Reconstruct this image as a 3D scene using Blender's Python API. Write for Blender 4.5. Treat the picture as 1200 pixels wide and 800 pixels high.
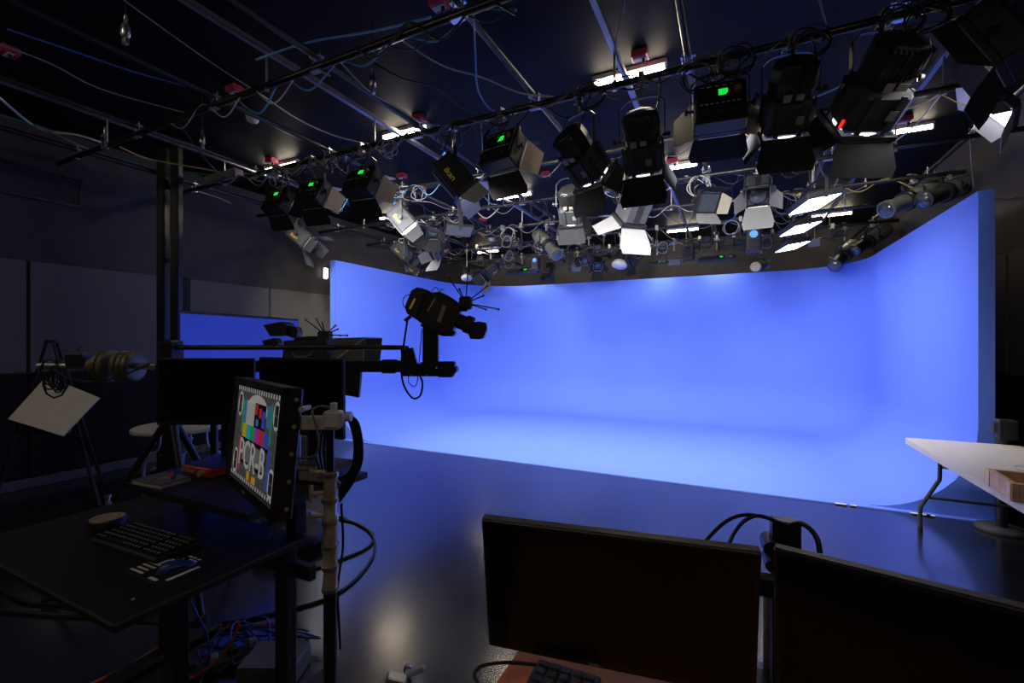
import bpy, math, random
from mathutils import Vector, Matrix
random.seed(7)
PI = math.pi
scene = bpy.context.scene
for o in list(bpy.data.objects): bpy.data.objects.remove(o)
COL = scene.collection

# ------------------------------------------------------------------ camera
F = 533.0; CX = 600.0; CY = 400.0; CAMH = 1.6
TH = math.atan(260.0 / F)                 # the room's long axis lies 26 degrees right of the lens axis
SN, CS = math.sin(TH), math.cos(TH)
cam_d = bpy.data.cameras.new('camera'); cam = bpy.data.objects.new('camera', cam_d); COL.objects.link(cam)
cam_d.sensor_width = 36; cam_d.lens = F / 1200 * 36; cam_d.clip_start = 0.05; cam_d.clip_end = 60
cam.location = (0, 0, CAMH); cam.rotation_euler = (PI / 2, 0, TH)
scene.camera = cam
# ------------------------------------------------------------------ view, world
vs = scene.view_settings
vs.view_transform = 'Standard'; vs.look = 'None'; vs.gamma = 1.0; vs.exposure = 0.0; vs.use_curve_mapping = False
w = bpy.data.worlds.new('world'); scene.world = w; w.use_nodes = True
w.node_tree.nodes['Background'].inputs[0].default_value = (0.5, 0.55, 0.7, 1)
w.node_tree.nodes['Background'].inputs[1].default_value = 0.02
STRIP_L = 52.0        # ceiling strip luminance
KEY_W = 22.0          # watts of a stage light
PANEL_L = 9.0

# ------------------------------------------------------------------ pixel to place
def ray(px, py):
    a = (px - CX) / F; b = (CY - py) / F
    return Vector((-SN + a * CS, CS + a * SN, b))
def at(px, py, X=None, Y=None, Z=None, D=None):
    r = ray(px, py)
    if X is not None: t = X / r.x
    elif Y is not None: t = Y / r.y
    elif Z is not None: t = (Z - CAMH) / r.z
    else: t = D
    return Vector((r.x * t, r.y * t, CAMH + r.z * t))

# ------------------------------------------------------------------ materials
MATS = {}
def mat(name, col, rough=0.5, metal=0.0, emit=0.0, ecol=None, noise=0.12, nscale=18.0, spec=0.5, coat=0.0, bump=0.0):
    m = bpy.data.materials.new(name); m.use_nodes = True
    nt = m.node_tree; b = nt.nodes['Principled BSDF']
    b.inputs['Roughness'].default_value = rough; b.inputs['Metallic'].default_value = metal
    b.inputs['Specular IOR Level'].default_value = spec; b.inputs['Coat Weight'].default_value = coat
    tc = nt.nodes.new('ShaderNodeTexCoord'); nz = nt.nodes.new('ShaderNodeTexNoise')
    nz.inputs['Scale'].default_value = nscale; nz.inputs['Detail'].default_value = 3
    nt.links.new(tc.outputs['Object'], nz.inputs['Vector'])
    rp = nt.nodes.new('ShaderNodeValToRGB')
    c = Vector(col[:3])
    rp.color_ramp.elements[0].position = 0.3; rp.color_ramp.elements[1].position = 0.7
    rp.color_ramp.elements[0].color = (*(c * (1 - noise)), 1); rp.color_ramp.elements[1].color = (*[min(1, v * (1 + noise)) for v in c], 1)
    nt.links.new(nz.outputs['Fac'], rp.inputs['Fac']); nt.links.new(rp.outputs['Color'], b.inputs['Base Color'])
    if bump:
        bp = nt.nodes.new('ShaderNodeBump'); bp.inputs['Strength'].default_value = bump; bp.inputs['Distance'].default_value = 0.004
        nt.links.new(nz.outputs['Fac'], bp.inputs['Height']); nt.links.new(bp.outputs['Normal'], b.inputs['Normal'])
    if emit:
        b.inputs['Emission Color'].default_value = (*(ecol or col)[:3], 1); b.inputs['Emission Strength'].default_value = emit
    MATS[name] = m
    return m
M = MATS
mat('cyc_blue', (0.122, 0.212, 0.785), 0.8, noise=0.02, nscale=1.5, spec=0.25)
mat('cyc_cap', (0.11, 0.21, 0.78), 0.7, noise=0.03, nscale=2, spec=0.25)
mat('floor_black', (0.010, 0.010, 0.012), 0.20, noise=0.3, nscale=3.0, spec=0.5)
MATS['floor_black'].node_tree.nodes['Principled BSDF'].inputs['IOR'].default_value = 2.4
mat('wall_black', (0.020, 0.018, 0.018), 0.75, noise=0.15, nscale=4, spec=0.3)
mat('wall_charcoal', (0.060, 0.054, 0.052), 0.7, noise=0.12, nscale=3, spec=0.3)
mat('ceiling_black', (0.0065, 0.006, 0.007), 0.6, noise=0.1, nscale=2, spec=0.13, bump=0.05)
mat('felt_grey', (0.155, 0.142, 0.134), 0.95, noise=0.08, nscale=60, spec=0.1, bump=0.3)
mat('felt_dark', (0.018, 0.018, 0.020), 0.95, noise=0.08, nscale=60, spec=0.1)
mat('base_grey', (0.10, 0.10, 0.105), 0.5)
mat('black_metal', (0.012, 0.012, 0.013), 0.38, noise=0.2)
mat('black_pipe', (0.010, 0.0095, 0.0095), 0.34, noise=0.25, spec=0.5)
mat('black_plastic', (0.013, 0.013, 0.014), 0.45, noise=0.15)
mat('charcoal_body', (0.042, 0.044, 0.052), 0.6, noise=0.12, spec=0.25)
mat('grey_body', (0.12, 0.13, 0.12), 0.5, noise=0.12)
mat('galvanised', (0.42, 0.43, 0.46), 0.35, metal=0.85, noise=0.15, nscale=40)
mat('steel', (0.55, 0.54, 0.52), 0.28, metal=0.9, noise=0.15, nscale=30)
mat('brass_steel', (0.58, 0.50, 0.40), 0.35, metal=0.5, noise=0.2, nscale=30)
mat('white_metal', (0.62, 0.61, 0.60), 0.5)
mat('white_door', (0.50, 0.49, 0.48), 0.6, noise=0.03)
mat('tan_door', (0.30, 0.26, 0.21), 0.5, noise=0.08)
mat('black_door', (0.022, 0.022, 0.026), 0.8, spec=0.12)
mat('pale_door', (0.15, 0.15, 0.155), 0.7, noise=0.03, spec=0.2)
mat('white_plastic', (0.62, 0.58, 0.55), 0.55, noise=0.04)
mat('card_white', (0.88, 0.86, 0.86), 0.8, noise=0.05, nscale=6)
mat('screen_black', (0.004, 0.004, 0.005), 0.16, spec=0.35, noise=0.05)
mat('bezel', (0.010, 0.010, 0.011), 0.40)
mat('bezel_top_lit', (0.055, 0.045, 0.038), 0.45)  # lighter brown than the bezel: light on the top edges painted in
mat('screen_reflected_blue', (0.01, 0.015, 0.06), 0.2, emit=0.62, ecol=(0.022, 0.040, 0.46), noise=0.05)  # blue emission stands in for the cyclorama reflected in the glossy screen
mat('desk_black', (0.012, 0.011, 0.011), 0.45, noise=0.2)
mat('desk_orange', (0.75, 0.22, 0.035), 0.5, noise=0.15, nscale=25)
mat('wood', (0.62, 0.38, 0.25), 0.6, noise=0.22, nscale=16)
mat('wood_end', (0.72, 0.52, 0.36), 0.65, noise=0.2, nscale=50)
mat('red_paint', (0.42, 0.03, 0.04), 0.4)
mat('red_box', (0.36, 0.03, 0.07), 0.5)
mat('cable_black', (0.012, 0.012, 0.013), 0.45)
mat('cable_grey', (0.22, 0.21, 0.22), 0.5)
mat('cable_white', (0.48, 0.46, 0.44), 0.5)
mat('cable_yellow', (0.36, 0.26, 0.06), 0.5)
mat('cable_green', (0.05, 0.22, 0.12), 0.5)
mat('cable_orange', (0.90, 0.14, 0.04), 0.5)
mat('cable_blue', (0.04, 0.09, 0.42), 0.45)
mat('cable_teal', (0.10, 0.30, 0.55), 0.45)
mat('yellow_print', (0.80, 0.48, 0.05), 0.5, emit=0.10, ecol=(0.8, 0.48, 0.05))
mat('white_print', (0.75, 0.74, 0.72), 0.6)
mat('orange_dot', (0.55, 0.18, 0.02), 0.5)
mat('lcd_green', (0.0, 0.3, 0.03), 0.4, emit=1.0, ecol=(0.01, 0.75, 0.06))
mat('led_red', (0.5, 0.0, 0.0), 0.4, emit=1.2, ecol=(0.9, 0.02, 0.02))
mat('led_blue', (0.02, 0.1, 0.5), 0.4, emit=1.0, ecol=(0.15, 0.4, 1.0))
mat('strip_glow', (0.9, 0.85, 0.75), 0.5, emit=STRIP_L, ecol=(1.0, 0.86, 0.66), noise=0.01)
mat('panel_glow', (0.9, 0.9, 0.9), 0.5, emit=PANEL_L, ecol=(1.0, 0.97, 0.95), noise=0.01)
mat('lens_glow', (0.9, 0.9, 0.9), 0.4, emit=3.0, ecol=(1.0, 0.98, 0.96), noise=0.01)
mat('lens_glass', (0.05, 0.06, 0.08), 0.08, spec=0.8)
mat('lens_amber', (0.55, 0.45, 0.25), 0.2, spec=0.8)
mat('red_tip', (0.45, 0.04, 0.03), 0.5)
mat('tape_tan', (0.40, 0.28, 0.20), 0.7)
mat('paper_cover', (0.10, 0.13, 0.16), 0.6)
mat('paper', (0.55, 0.48, 0.42), 0.8)
mat('fabric_grey', (0.16, 0.155, 0.15), 0.9, bump=0.3, nscale=60)
mat('weight_iron', (0.16, 0.135, 0.095), 0.42, metal=0.5, noise=0.25)
mat('mouse_blue', (0.02, 0.05, 0.25), 0.3)
mat('key_black', (0.016, 0.016, 0.017), 0.5)

# ------------------------------------------------------------------ mesh builder
class MB:
    def __init__(s, mx=None):
        s.v = []; s.f = []; s.sm = []; s.mi = []; s.mx = mx or Matrix(); s.cur = 0
    def _add(s, vs, fs, smooth=False, mx=None):
        b = len(s.v); T = s.mx @ mx if mx is not None else s.mx
        for p in vs: s.v.append(T @ Vector(p))
        for f in fs:
            s.f.append(tuple(i + b for i in f)); s.sm.append(smooth); s.mi.append(s.cur)
        return s
    def box(s, c, d, mx=None, bev=0.0):
        hx, hy, hz = d[0] / 2, d[1] / 2, d[2] / 2
        T = Matrix.Translation(Vector(c)) if mx is None else mx @ Matrix.Translation(Vector(c))
        b = min(bev, hx * .9, hy * .9, hz * .9)
        if b <= 0:
            vs = [(x, y, z) for z in (-hz, hz) for y in (-hy, hy) for x in (-hx, hx)]
            fs = [(0, 2, 3, 1), (4, 5, 7, 6), (0, 1, 5, 4), (2, 6, 7, 3), (0, 4, 6, 2), (1, 3, 7, 5)]
            return s._add(vs, fs, False, T)
        vs = []; idx = {}
        for sx in (-1, 1):
            for sy in (-1, 1):
                for sz in (-1, 1):
                    for k in range(3):
                        p = [sx * hx, sy * hy, sz * hz]
                        for q in range(3):
                            if q != k: p[q] -= (sx, sy, sz)[q] * b
                        idx[(sx, sy, sz, k)] = len(vs); vs.append(tuple(p))
        fs = []
        for k in range(3):
            for sg in (-1, 1):
                o = [q for q in range(3) if q != k]; loop = []
                for (u, v) in ((-1, -1), (1, -1), (1, 1), (-1, 1)):
                    t = [0, 0, 0]; t[k] = sg; t[o[0]] = u; t[o[1]] = v
                    loop.append(idx[(*t, k)])
                if (sg > 0) != (k != 1): loop.reverse()
                fs.append(tuple(loop))
        for k in range(3):                       # edge bevels
            o = [q for q in range(3) if q != k]
            for u in (-1, 1):
                for v in (-1, 1):
                    l = []
                    for (sg, kk) in ((-1, o[0]), (1, o[0]), (1, o[1]), (-1, o[1])):
                        t = [0, 0, 0]; t[k] = sg; t[o[0]] = u; t[o[1]] = v
                        l.append(idx[(*t, kk)])
                    ce = Vector((0, 0, 0)); ce[o[0]] = u; ce[o[1]] = v
                    n = (Vector(vs[l[1]]) - Vector(vs[l[0]])).cross(Vector(vs[l[2]]) - Vector(vs[l[0]]))
                    if n.dot(ce) < 0: l.reverse()
                    fs.append(tuple(l))
        for sx in (-1, 1):
            for sy in (-1, 1):
                for sz in (-1, 1):
                    l = [idx[(sx, sy, sz, k)] for k in range(3)]
                    n = (Vector(vs[l[1]]) - Vector(vs[l[0]])).cross(Vector(vs[l[2]]) - Vector(vs[l[0]]))
                    if n.dot(Vector((sx, sy, sz))) < 0: l.reverse()
                    fs.append(tuple(l))
        return s._add(vs, fs, False, T)
    def cyl(s, p0, p1, r0, r1=None, n=12, cap=True, smooth=True):
        p0 = Vector(p0); p1 = Vector(p1); r1 = r0 if r1 is None else r1
        d = p1 - p0; L = d.length
        q = d.to_track_quat('Z', 'Y').to_matrix().to_4x4() if L > 1e-9 else Matrix()
        T = Matrix.Translation(p0) @ q
        vs = []
        for i in range(n):
            a = 2 * PI * i / n; vs.append((r0 * math.cos(a), r0 * math.sin(a), 0))
        for i in range(n):
            a = 2 * PI * i / n; vs.append((r1 * math.cos(a), r1 * math.sin(a), L))
        s._add(vs, [(i, (i + 1) % n, n + (i + 1) % n, n + i) for i in range(n)], smooth, T)
        if cap: s._add(vs, [tuple(range(n - 1, -1, -1)), tuple(range(n, 2 * n))], False, T)
        return s
    def lathe(s, prof, p0, axis, n=16, smooth=True):
        # prof: list of (r, t) along axis from p0
        q = Vector(axis).normalized().to_track_quat('Z', 'Y').to_matrix().to_4x4()
        T = Matrix.Translation(Vector(p0)) @ q; vs = []; fs = []
        for (r, t) in prof:
            for i in range(n):
                a = 2 * PI * i / n; vs.append((r * math.cos(a), r * math.sin(a), t))
        for k in range(len(prof) - 1):
            for i in range(n):
                j = (i + 1) % n; fs.append((k * n + i, k * n + j, (k + 1) * n + j, (k + 1) * n + i))
        s._add(vs, fs, smooth, T)
        m = len(prof) - 1
        s._add(vs, [tuple(range(n - 1, -1, -1)), tuple(m * n + i for i in range(n))], False, T)
        return s
    def tube(s, pts, r, n=6, closed=False):
        pts = [Vector(p) for p in pts]; m = len(pts); rings = []; vs = []; fs = []
        up = Vector((0.13, 0.21, 0.97)).normalized()
        for i, p in enumerate(pts):
            if closed: t = pts[(i + 1) % m] - pts[i - 1]
            else: t = pts[min(i + 1, m - 1)] - pts[max(i - 1, 0)]
            t = t.normalized() if t.length > 1e-9 else Vector((0, 0, 1))
            u = up - t * up.dot(t)
            if u.length < 0.05: u = Vector((1, 0, 0)) - t * t.x
            u.normalize(); v = t.cross(u); up = u
            for k in range(n):
                a = 2 * PI * k / n; vs.append(p + (u * math.cos(a) + v * math.sin(a)) * r)
        for i in range(m if closed else m - 1):
            j = (i + 1) % m
            for k in range(n):
                l = (k + 1) % n; fs.append((i * n + k, i * n + l, j * n + l, j * n + k))
        s._add(vs, fs, True)
        if not closed: s._add(vs, [tuple(range(n - 1, -1, -1)), tuple((m - 1) * n + k for k in range(n))])
        return s
    def plate(s, poly, th, mx=None):
        # poly: 3-D planar points, thickened by th along its normal
        P = [Vector(p) for p in poly]; n = len(P)
        nr = Vector((0, 0, 0))
        for i in range(n): nr += P[i].cross(P[(i + 1) % n])
        nr.normalize()
        vs = [p - nr * th / 2 for p in P] + [p + nr * th / 2 for p in P]
        fs = [tuple(range(n - 1, -1, -1)), tuple(range(n, 2 * n))] + [(i, (i + 1) % n, n + (i + 1) % n, n + i) for i in range(n)]
        return s._add(vs, fs, False, mx)
    def quad(s, a, b, c, d): return s._add([a, b, c, d], [(0, 1, 2, 3)])
    def mesh(s, name, mats):
        me = bpy.data.meshes.new(name); me.from_pydata([tuple(v) for v in s.v], [], s.f)
        me.polygons.foreach_set('use_smooth', s.sm)
        for m in (mats if isinstance(mats, (list, tuple)) else [mats]): me.materials.append(M[m])
        if max(s.mi or [0]) > 0: me.polygons.foreach_set('material_index', s.mi)
        me.update(); return me
def obj(name, mb, m, parent=None, label=None, kind=None):
    o = bpy.data.objects.new(name, mb.mesh(name, m) if isinstance(mb, MB) else mb); COL.objects.link(o)
    if parent is not None: o.parent = parent
    if label: o['label'] = label
    if kind: o['kind'] = kind
    return o
def tag(o, label, cat, group=None):
    o['label'] = label; o['category'] = cat
    if group: o['group'] = group
    return o
def thing(name, label, cat, loc=(0, 0, 0), rz=0.0, group=None):
    o = bpy.data.objects.new(name, None); COL.objects.link(o); o.empty_display_size = 0.1
    o.location = loc; o.rotation_euler = (0, 0, rz)
    return tag(o, label, cat, group)
def struct(name, mb, m):
    o = obj(name, mb, m); o['kind'] = 'structure'; return o
def text_mesh(body, size, m, ext=0.0005, align='CENTER'):
    cu = bpy.data.curves.new('text', 'FONT'); cu.body = body; cu.size = size; cu.extrude = ext
    cu.align_x = align; cu.align_y = 'CENTER'; cu.resolution_u = 3
    t = bpy.data.objects.new('text', cu); COL.objects.link(t); bpy.context.view_layer.update()
    me = bpy.data.meshes.new_from_object(t.evaluated_get(bpy.context.evaluated_depsgraph_get()))
    bpy.data.objects.remove(t); me.materials.clear(); me.materials.append(M[m]); return me
def smooth_path(pts, k=6):
    P = [Vector(p) for p in pts]
    if len(P) < 3: return P
    out = []
    for i in range(len(P) - 1):
        a = P[max(i - 1, 0)]; b = P[i]; c = P[i + 1]; d = P[min(i + 2, len(P) - 1)]
        for j in range(k):
            t = j / k; t2 = t * t; t3 = t2 * t
            out.append(0.5 * ((2 * b) + (c - a) * t + (2 * a - 5 * b + 4 * c - d) * t2 + (3 * b - a - 3 * c + d) * t3))
    out.append(P[-1]); return out
ORD = ['first', 'second', 'third', 'fourth', 'fifth', 'sixth', 'seventh', 'eighth', 'ninth', 'tenth', 'eleventh', 'twelfth']

# ================================================================== ROOM SHELL
XL, XR, YB, YF, ZC = -6.94, 2.5, 11.35, -3.0, 4.0
struct('floor', MB().box(((XL + XR) / 2, (YB + YF) / 2, -0.05), (XR - XL + .4, YB - YF + .4, 0.1)), 'floor_black')
struct('ceiling', MB().box(((XL + XR) / 2, (YB + YF) / 2, ZC + .05), (XR - XL + .4, YB - YF + .4, 0.1)), 'ceiling_black')
wl = struct('wall_left', MB().box((XL - .05, (YB + YF) / 2, ZC / 2), (0.1, YB - YF, ZC)), 'wall_charcoal')
wr = struct('wall_right', MB().box((XR + .05, (YB + YF) / 2, ZC / 2), (0.1, YB - YF, ZC)), 'wall_charcoal')
struct('wall_back', MB().box(((XL + XR) / 2, YB + .05, ZC / 2), (XR - XL, 0.1, ZC)), 'wall_charcoal')
struct('wall_front', MB().box(((XL + XR) / 2, YF - .05, ZC / 2), (XR - XL, 0.1, ZC)), 'wall_charcoal')
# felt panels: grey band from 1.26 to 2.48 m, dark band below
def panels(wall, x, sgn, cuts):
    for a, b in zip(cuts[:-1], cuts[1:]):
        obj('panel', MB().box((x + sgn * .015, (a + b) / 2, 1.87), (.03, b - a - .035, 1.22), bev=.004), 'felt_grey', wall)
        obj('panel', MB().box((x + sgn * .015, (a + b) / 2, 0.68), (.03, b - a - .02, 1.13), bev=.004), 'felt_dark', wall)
pA = [at(p, 400, X=XL).y for p in (32, 187)]
pB = [at(p, 400, X=XL).y for p in (219, 315, 386)]
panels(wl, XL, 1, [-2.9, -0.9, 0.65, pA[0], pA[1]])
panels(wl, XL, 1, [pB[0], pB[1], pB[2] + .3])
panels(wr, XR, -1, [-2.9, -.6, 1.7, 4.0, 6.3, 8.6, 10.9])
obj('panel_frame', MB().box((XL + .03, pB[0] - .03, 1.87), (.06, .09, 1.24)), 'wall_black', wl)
struct('baseboard_left', MB().box((XL + .04, 4, .055), (.03, 14, .11), bev=.008), 'base_grey')
struct('baseboard_right', MB().box((XR - .04, 4, .055), (.03, 14, .11), bev=.008), 'base_grey')

# ================================================================== CYCLORAMA
XCL, XCR, YC0, YC1, ZT = -5.95, 1.97, 5.5, 10.08, 2.95
RL, RR, RC = 1.7, 1.15, 0.8
cyc = thing('cyclorama', 'large bright blue curved cyclorama wall and floor filling the studio end', 'cyclorama', (0, 0, 0))
path = []
NY = 10
for i in range(NY): path.append((XCL, YC0 + (YC1 - RL - YC0) * i / NY, 1, 0))
for i in range(15):
    a = PI - (PI / 2) * i / 14; path.append((XCL + RL + RL * math.cos(a), YC1 - RL + RL * math.sin(a), -math.cos(a), -math.sin(a)))
for i in range(1, 12):
    t = i / 12; path.append((XCL + RL + (XCR - RR - XCL - RL) * t, YC1, 0, -1))
for i in range(13):
    a = PI / 2 - (PI / 2) * i / 12; path.append((XCR - RR + RR * math.cos(a), YC1 - RR + RR * math.sin(a), -math.cos(a), -math.sin(a)))
for i in range(1, NY + 1): path.append((XCR, YC1 - RR - (YC1 - RR - YC0) * i / NY, -1, 0))
prof = [(0.0, ZT), (0.0, 2.4), (0.0, 1.6)] + [(RC * (1 - math.cos(a)), 0.012 + RC * (1 - math.sin(a))) for a in [i * PI / 2 / 10 for i in range(11)]]
mb = MB(); n = len(prof); vs = []; fs = []
for (x, y, nx, ny) in path:
    for (o_, z) in prof: vs.append((x + nx * o_, y + ny * o_, z))
for i in range(len(path) - 1):
    for k in range(n - 1): fs.append((i * n + k, i * n + k + 1, (i + 1) * n + k + 1, (i + 1) * n + k))
mb._add(vs, fs, True)
obj('blue_wall', mb, 'cyc_blue', cyc)
inner = [(x + nx * RC, y + ny * RC) for (x, y, nx, ny) in path]
YE = 5.42
mf = MB(); vs = [(x, y, 0.012) for (x, y) in inner]
fl = [(XCL, YE, 0.012), (XCR + .1, YE, 0.012), (XCR + .1, YC0, .012)] + list(reversed(vs)) + [(XCL, YC0, .012)]
mf._add(fl, [tuple(range(len(fl)))])
mf._add([(XCL, YE, 0), (XCR + .1, YE, 0), (XCR + .1, YE, .012), (XCL, YE, .012)], [(0, 1, 2, 3)])
obj('blue_floor', mf, 'cyc_blue', cyc)
# cap, outer skin and cove end faces
WT = 0.11
mo = MB(); vs = []; fs = []
for (x, y, nx, ny) in path: vs += [(x, y, ZT), (x - nx * WT, y - ny * WT, ZT), (x - nx * WT, y - ny * WT, 0.0)]
for i in range(len(path) - 1):
    for k in range(2): fs.append((i * 3 + k, (i + 1) * 3 + k, (i + 1) * 3 + k + 1, i * 3 + k + 1))
mo._add(vs, fs, False)
obj('wall_cap', mo, 'cyc_cap', cyc)
for s_, X0 in ((1, XCL), (-1, XCR)):
    me_ = MB(); arc = [(X0 + s_ * o_, YC0, z) for (o_, z) in prof[3:]]
    poly = [(X0 - s_ * WT, YC0, ZT), (X0, YC0, ZT)] + arc + [(X0 + s_ * RC, YC0, 0), (X0 - s_ * WT, YC0, 0)]
    if s_ < 0: poly.reverse()
    me_._add([(p[0], p[1] - .004, p[2]) for p in poly], [tuple(range(len(poly)))])
    obj('end_face', me_, 'cyc_cap', cyc)
for (px, w_) in ((985, .09), (1000, .05), (1078, .14), (1090, .06)):
    p = at(px, 400 + (CAMH * F) / ray(px, 400).dot(Vector((-SN, CS, 0))) * 0, Y=YE); p.z = .014
    tag(obj('tape_scrap', MB().box((p.x, YE - .01, .014), (w_, .03, .004)), 'white_metal'),
        'torn scrap of pale tape on the front edge of the blue floor', 'tape', 'tape scraps on the blue floor edge')

# ================================================================== CEILING: strut, pipes
ZPX, ZPY, ZU = 3.60, 3.68, 3.86
ROWS = [2.36, 3.55, 4.75, 5.95, 7.15, 8.35, 9.55]
PX = [-6.4, -5.18, -3.96, -2.74, -1.52, -0.30, 0.92, 2.14]
UX = [-5.75, -3.29, -0.84, 1.50]
def u_bolt(mb, x, y, z, r, along):
    for s in (-1, 1):
        dx, dy = (s * .035, 0) if along == 'y' else (0, s * .035)
        mb.cyl((x + dx, y + dy, z - .02), (x + dx, y + dy, z + .11), .006, n=6)
    mb.box((x, y, z + .075), (.1, .05, .008) if along == 'y' else (.05, .1, .008))
for i, y in enumerate(ROWS):
    t = thing('lighting_pipe', '%s black lighting pipe across the studio, counted towards the back wall' % ORD[i], 'pipe', (0, y, ZPX))
    obj('tube', MB().cyl((XL + .1, 0, 0), (XR - .05, 0, 0), .026, n=12), 'black_pipe', t)
    for x in PX:
        m_ = MB(); u_bolt(m_, x, 0, .0, .03, 'y'); m_.box((x, 0, -.03), (.09, .04, .01)); obj('clamp', m_, 'steel', t)
    for x in UX:
        obj('hanger_rod', MB().cyl((x, 0, 0), (x, 0, ZU - ZPX), .009, n=6).cyl((x, 0, -.04), (x, 0, .03), .018, n=8), 'galvanised', t)
for i, x in enumerate(PX):
    m_ = MB().cyl((0, -2.8, 0), (0, YB - .1, 0), .026, n=12)
    o = obj('grid_pipe', m_, 'black_pipe'); o.location = (x, 0, ZPY)
    tag(o, '%s black grid pipe running to the back wall, counted from the left wall' % ORD[i], 'pipe')
for i, x in enumerate(UX):
    m_ = MB().box((0, 4.2, 0), (.042, 13.6, .008)); m_.box((-.019, 4.2, .018), (.004, 13.6, .04)); m_.box((.019, 4.2, .018), (.004, 13.6, .04))
    o = obj('strut_channel', m_, 'galvanised'); o.location = (x, 0, ZU)
    tag(o, '%s silver strut channel under the ceiling, counted from the left wall' % ORD[i], 'strut')
# strip lights and red outlets on the ceiling
STR = [(330, 196), (475, 156), (737, 89), (602, 230), (788, 197), (1051, 155), (572, 295), (671, 285), (800, 270), (974, 252)]
SL = ['ceiling strip light above the left wall beside the pillar', 'ceiling strip light over the first row of stage lights, behind the long channel',
      'ceiling strip light with two cords from a red outlet', 'ceiling strip light past the second lighting pipe', 'ceiling strip light near the box light with a blue lit door',
      'ceiling strip light beside the big angled stage light', 'ceiling strip light in the far left corner', 'ceiling strip light over the far cyclorama wall',
      'long bright ceiling strip light over the middle of the back wall', 'ceiling strip light in the far right corner']
def strip(x, y, label):
    t = thing('strip_light', 'lit white ' + label if label[0] == 'c' else label, 'ceiling light', (x, y, ZC), 0, 'ceiling strip lights')
    obj('housing', MB().box((0, 0, -.02), (.64, .075, .045), bev=.006), 'white_metal', t)
    obj('diffuser', MB().box((0, 0, -.06), (.60, .045, .03), bev=.01), 'strip_glow', t)
    for s in (-1, 1): obj('end_cap', MB().box((s * .31, 0, -.06), (.014, .055, .036)), 'white_metal', t)
for (px, py), l in zip(STR, SL):
    p = at(px, py, Z=ZC - .06); strip(p.x, p.y, l)
for i, (x, y) in enumerate([(-5.75, 6.7), (-3.3, -0.2), (-0.84, -1.8), (1.5, -1.8), (-5.75, -0.5), (-5.75, -1.9), (-3.3, -1.9), (1.5, 0.2)]): strip(x, y, ['ceiling strip light hidden above the left cyclorama wall', 'ceiling strip light over the back of the control area', 'ceiling strip light well behind the orange desk', 'ceiling strip light behind the orange desk by the right wall', 'ceiling strip light over the near end of the left wall', 'ceiling strip light in the rear left corner of the room', 'ceiling strip light at the rear of the room behind the workstation', 'ceiling strip light over the gap between orange desk and right wall'][i])  # all but the first are unseen lamps added to brighten the near room
RED = [(10, 60), (275, 105), (515, 4), (491, 139), (750, 65), (471, 206), (318, 188), (602, 222), (788, 189), (1060, 140), (566, 257), (640, 204)]
REDL = ['over the bare ceiling above the white card', 'behind the first pipe on the bare ceiling', 'above the first pipe beside the strut channel', 'beside the strip light over the second box light',
        'with two cords beside the strip light over the big fresnels', 'over the left cyclorama wall between second and third pipes', 'beside the strip light above the black posts', 'by the strip light past the second pipe',
        'by the strip light behind the big fresnels', 'by the strip light beside the sideways fresnel', 'over the left cyclorama corner', 'on the open ceiling behind the tan doored box light']
for (px, py), rl in zip(RED, REDL):
    p = at(px, py, Z=ZC - .03)
    t = thing('ceiling_outlet', 'small red outlet box ' + rl, 'outlet', (p.x, p.y, ZC), 0, 'red ceiling outlets')
    obj('box', MB().box((0, 0, -.03), (.13, .11, .06), bev=.008), 'red_box', t)
    obj('face_plate', MB().box((0, 0, -.062), (.10, .04, .006)), 'white_metal', t)
    obj('plug', MB().cyl((.03, 0, -.06), (.03, 0, -.10), .014, n=8), 'black_plastic', t)

# ================================================================== STAGE LIGHTS
def door_set(t, Mb, w, h, y0, ln, ang, matn, which='tblr', flare=0.16):
    """four hinged flaps round the front frame; ang = opening from straight ahead, per flap letter"""
    for c in which:
        a = math.radians(ang.get(c, 30) if isinstance(ang, dict) else ang)
        hw = (w if c in 'tb' else h) / 2; e = hw + flare * ln
        pts = [(-hw, 0, 0), (hw, 0, 0), (e, ln * .72, 0), (e * .9, ln, 0), (-e * .9, ln, 0), (-e, ln * .72, 0)] if c in 'tb' else \
              [(-hw, 0, 0), (hw, 0, 0), (hw * .72, ln * .85, 0), (-hw * .72, ln * .85, 0)]
        roll = {'t': 0, 'r': -PI / 2, 'b': PI, 'l': PI / 2}[c]
        off = h / 2 if c in 'tb' else w / 2
        X = Mb @ Matrix.Translation((0, y0, 0)) @ Matrix.Rotation(-roll if c in 'lr' else roll, 4, 'Y') @ Matrix.Translation((0, 0, off)) @ Matrix.Rotation(a, 4, 'X')
        mm = matn[c] if isinstance(matn, dict) else matn
        d = obj('barn_door', MB().plate(pts, .004, X), mm, t)
        obj('hinge', MB(X).cyl((-hw * .8, 0, 0), (hw * .8, 0, 0), .006, n=6), 'steel', d)
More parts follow.
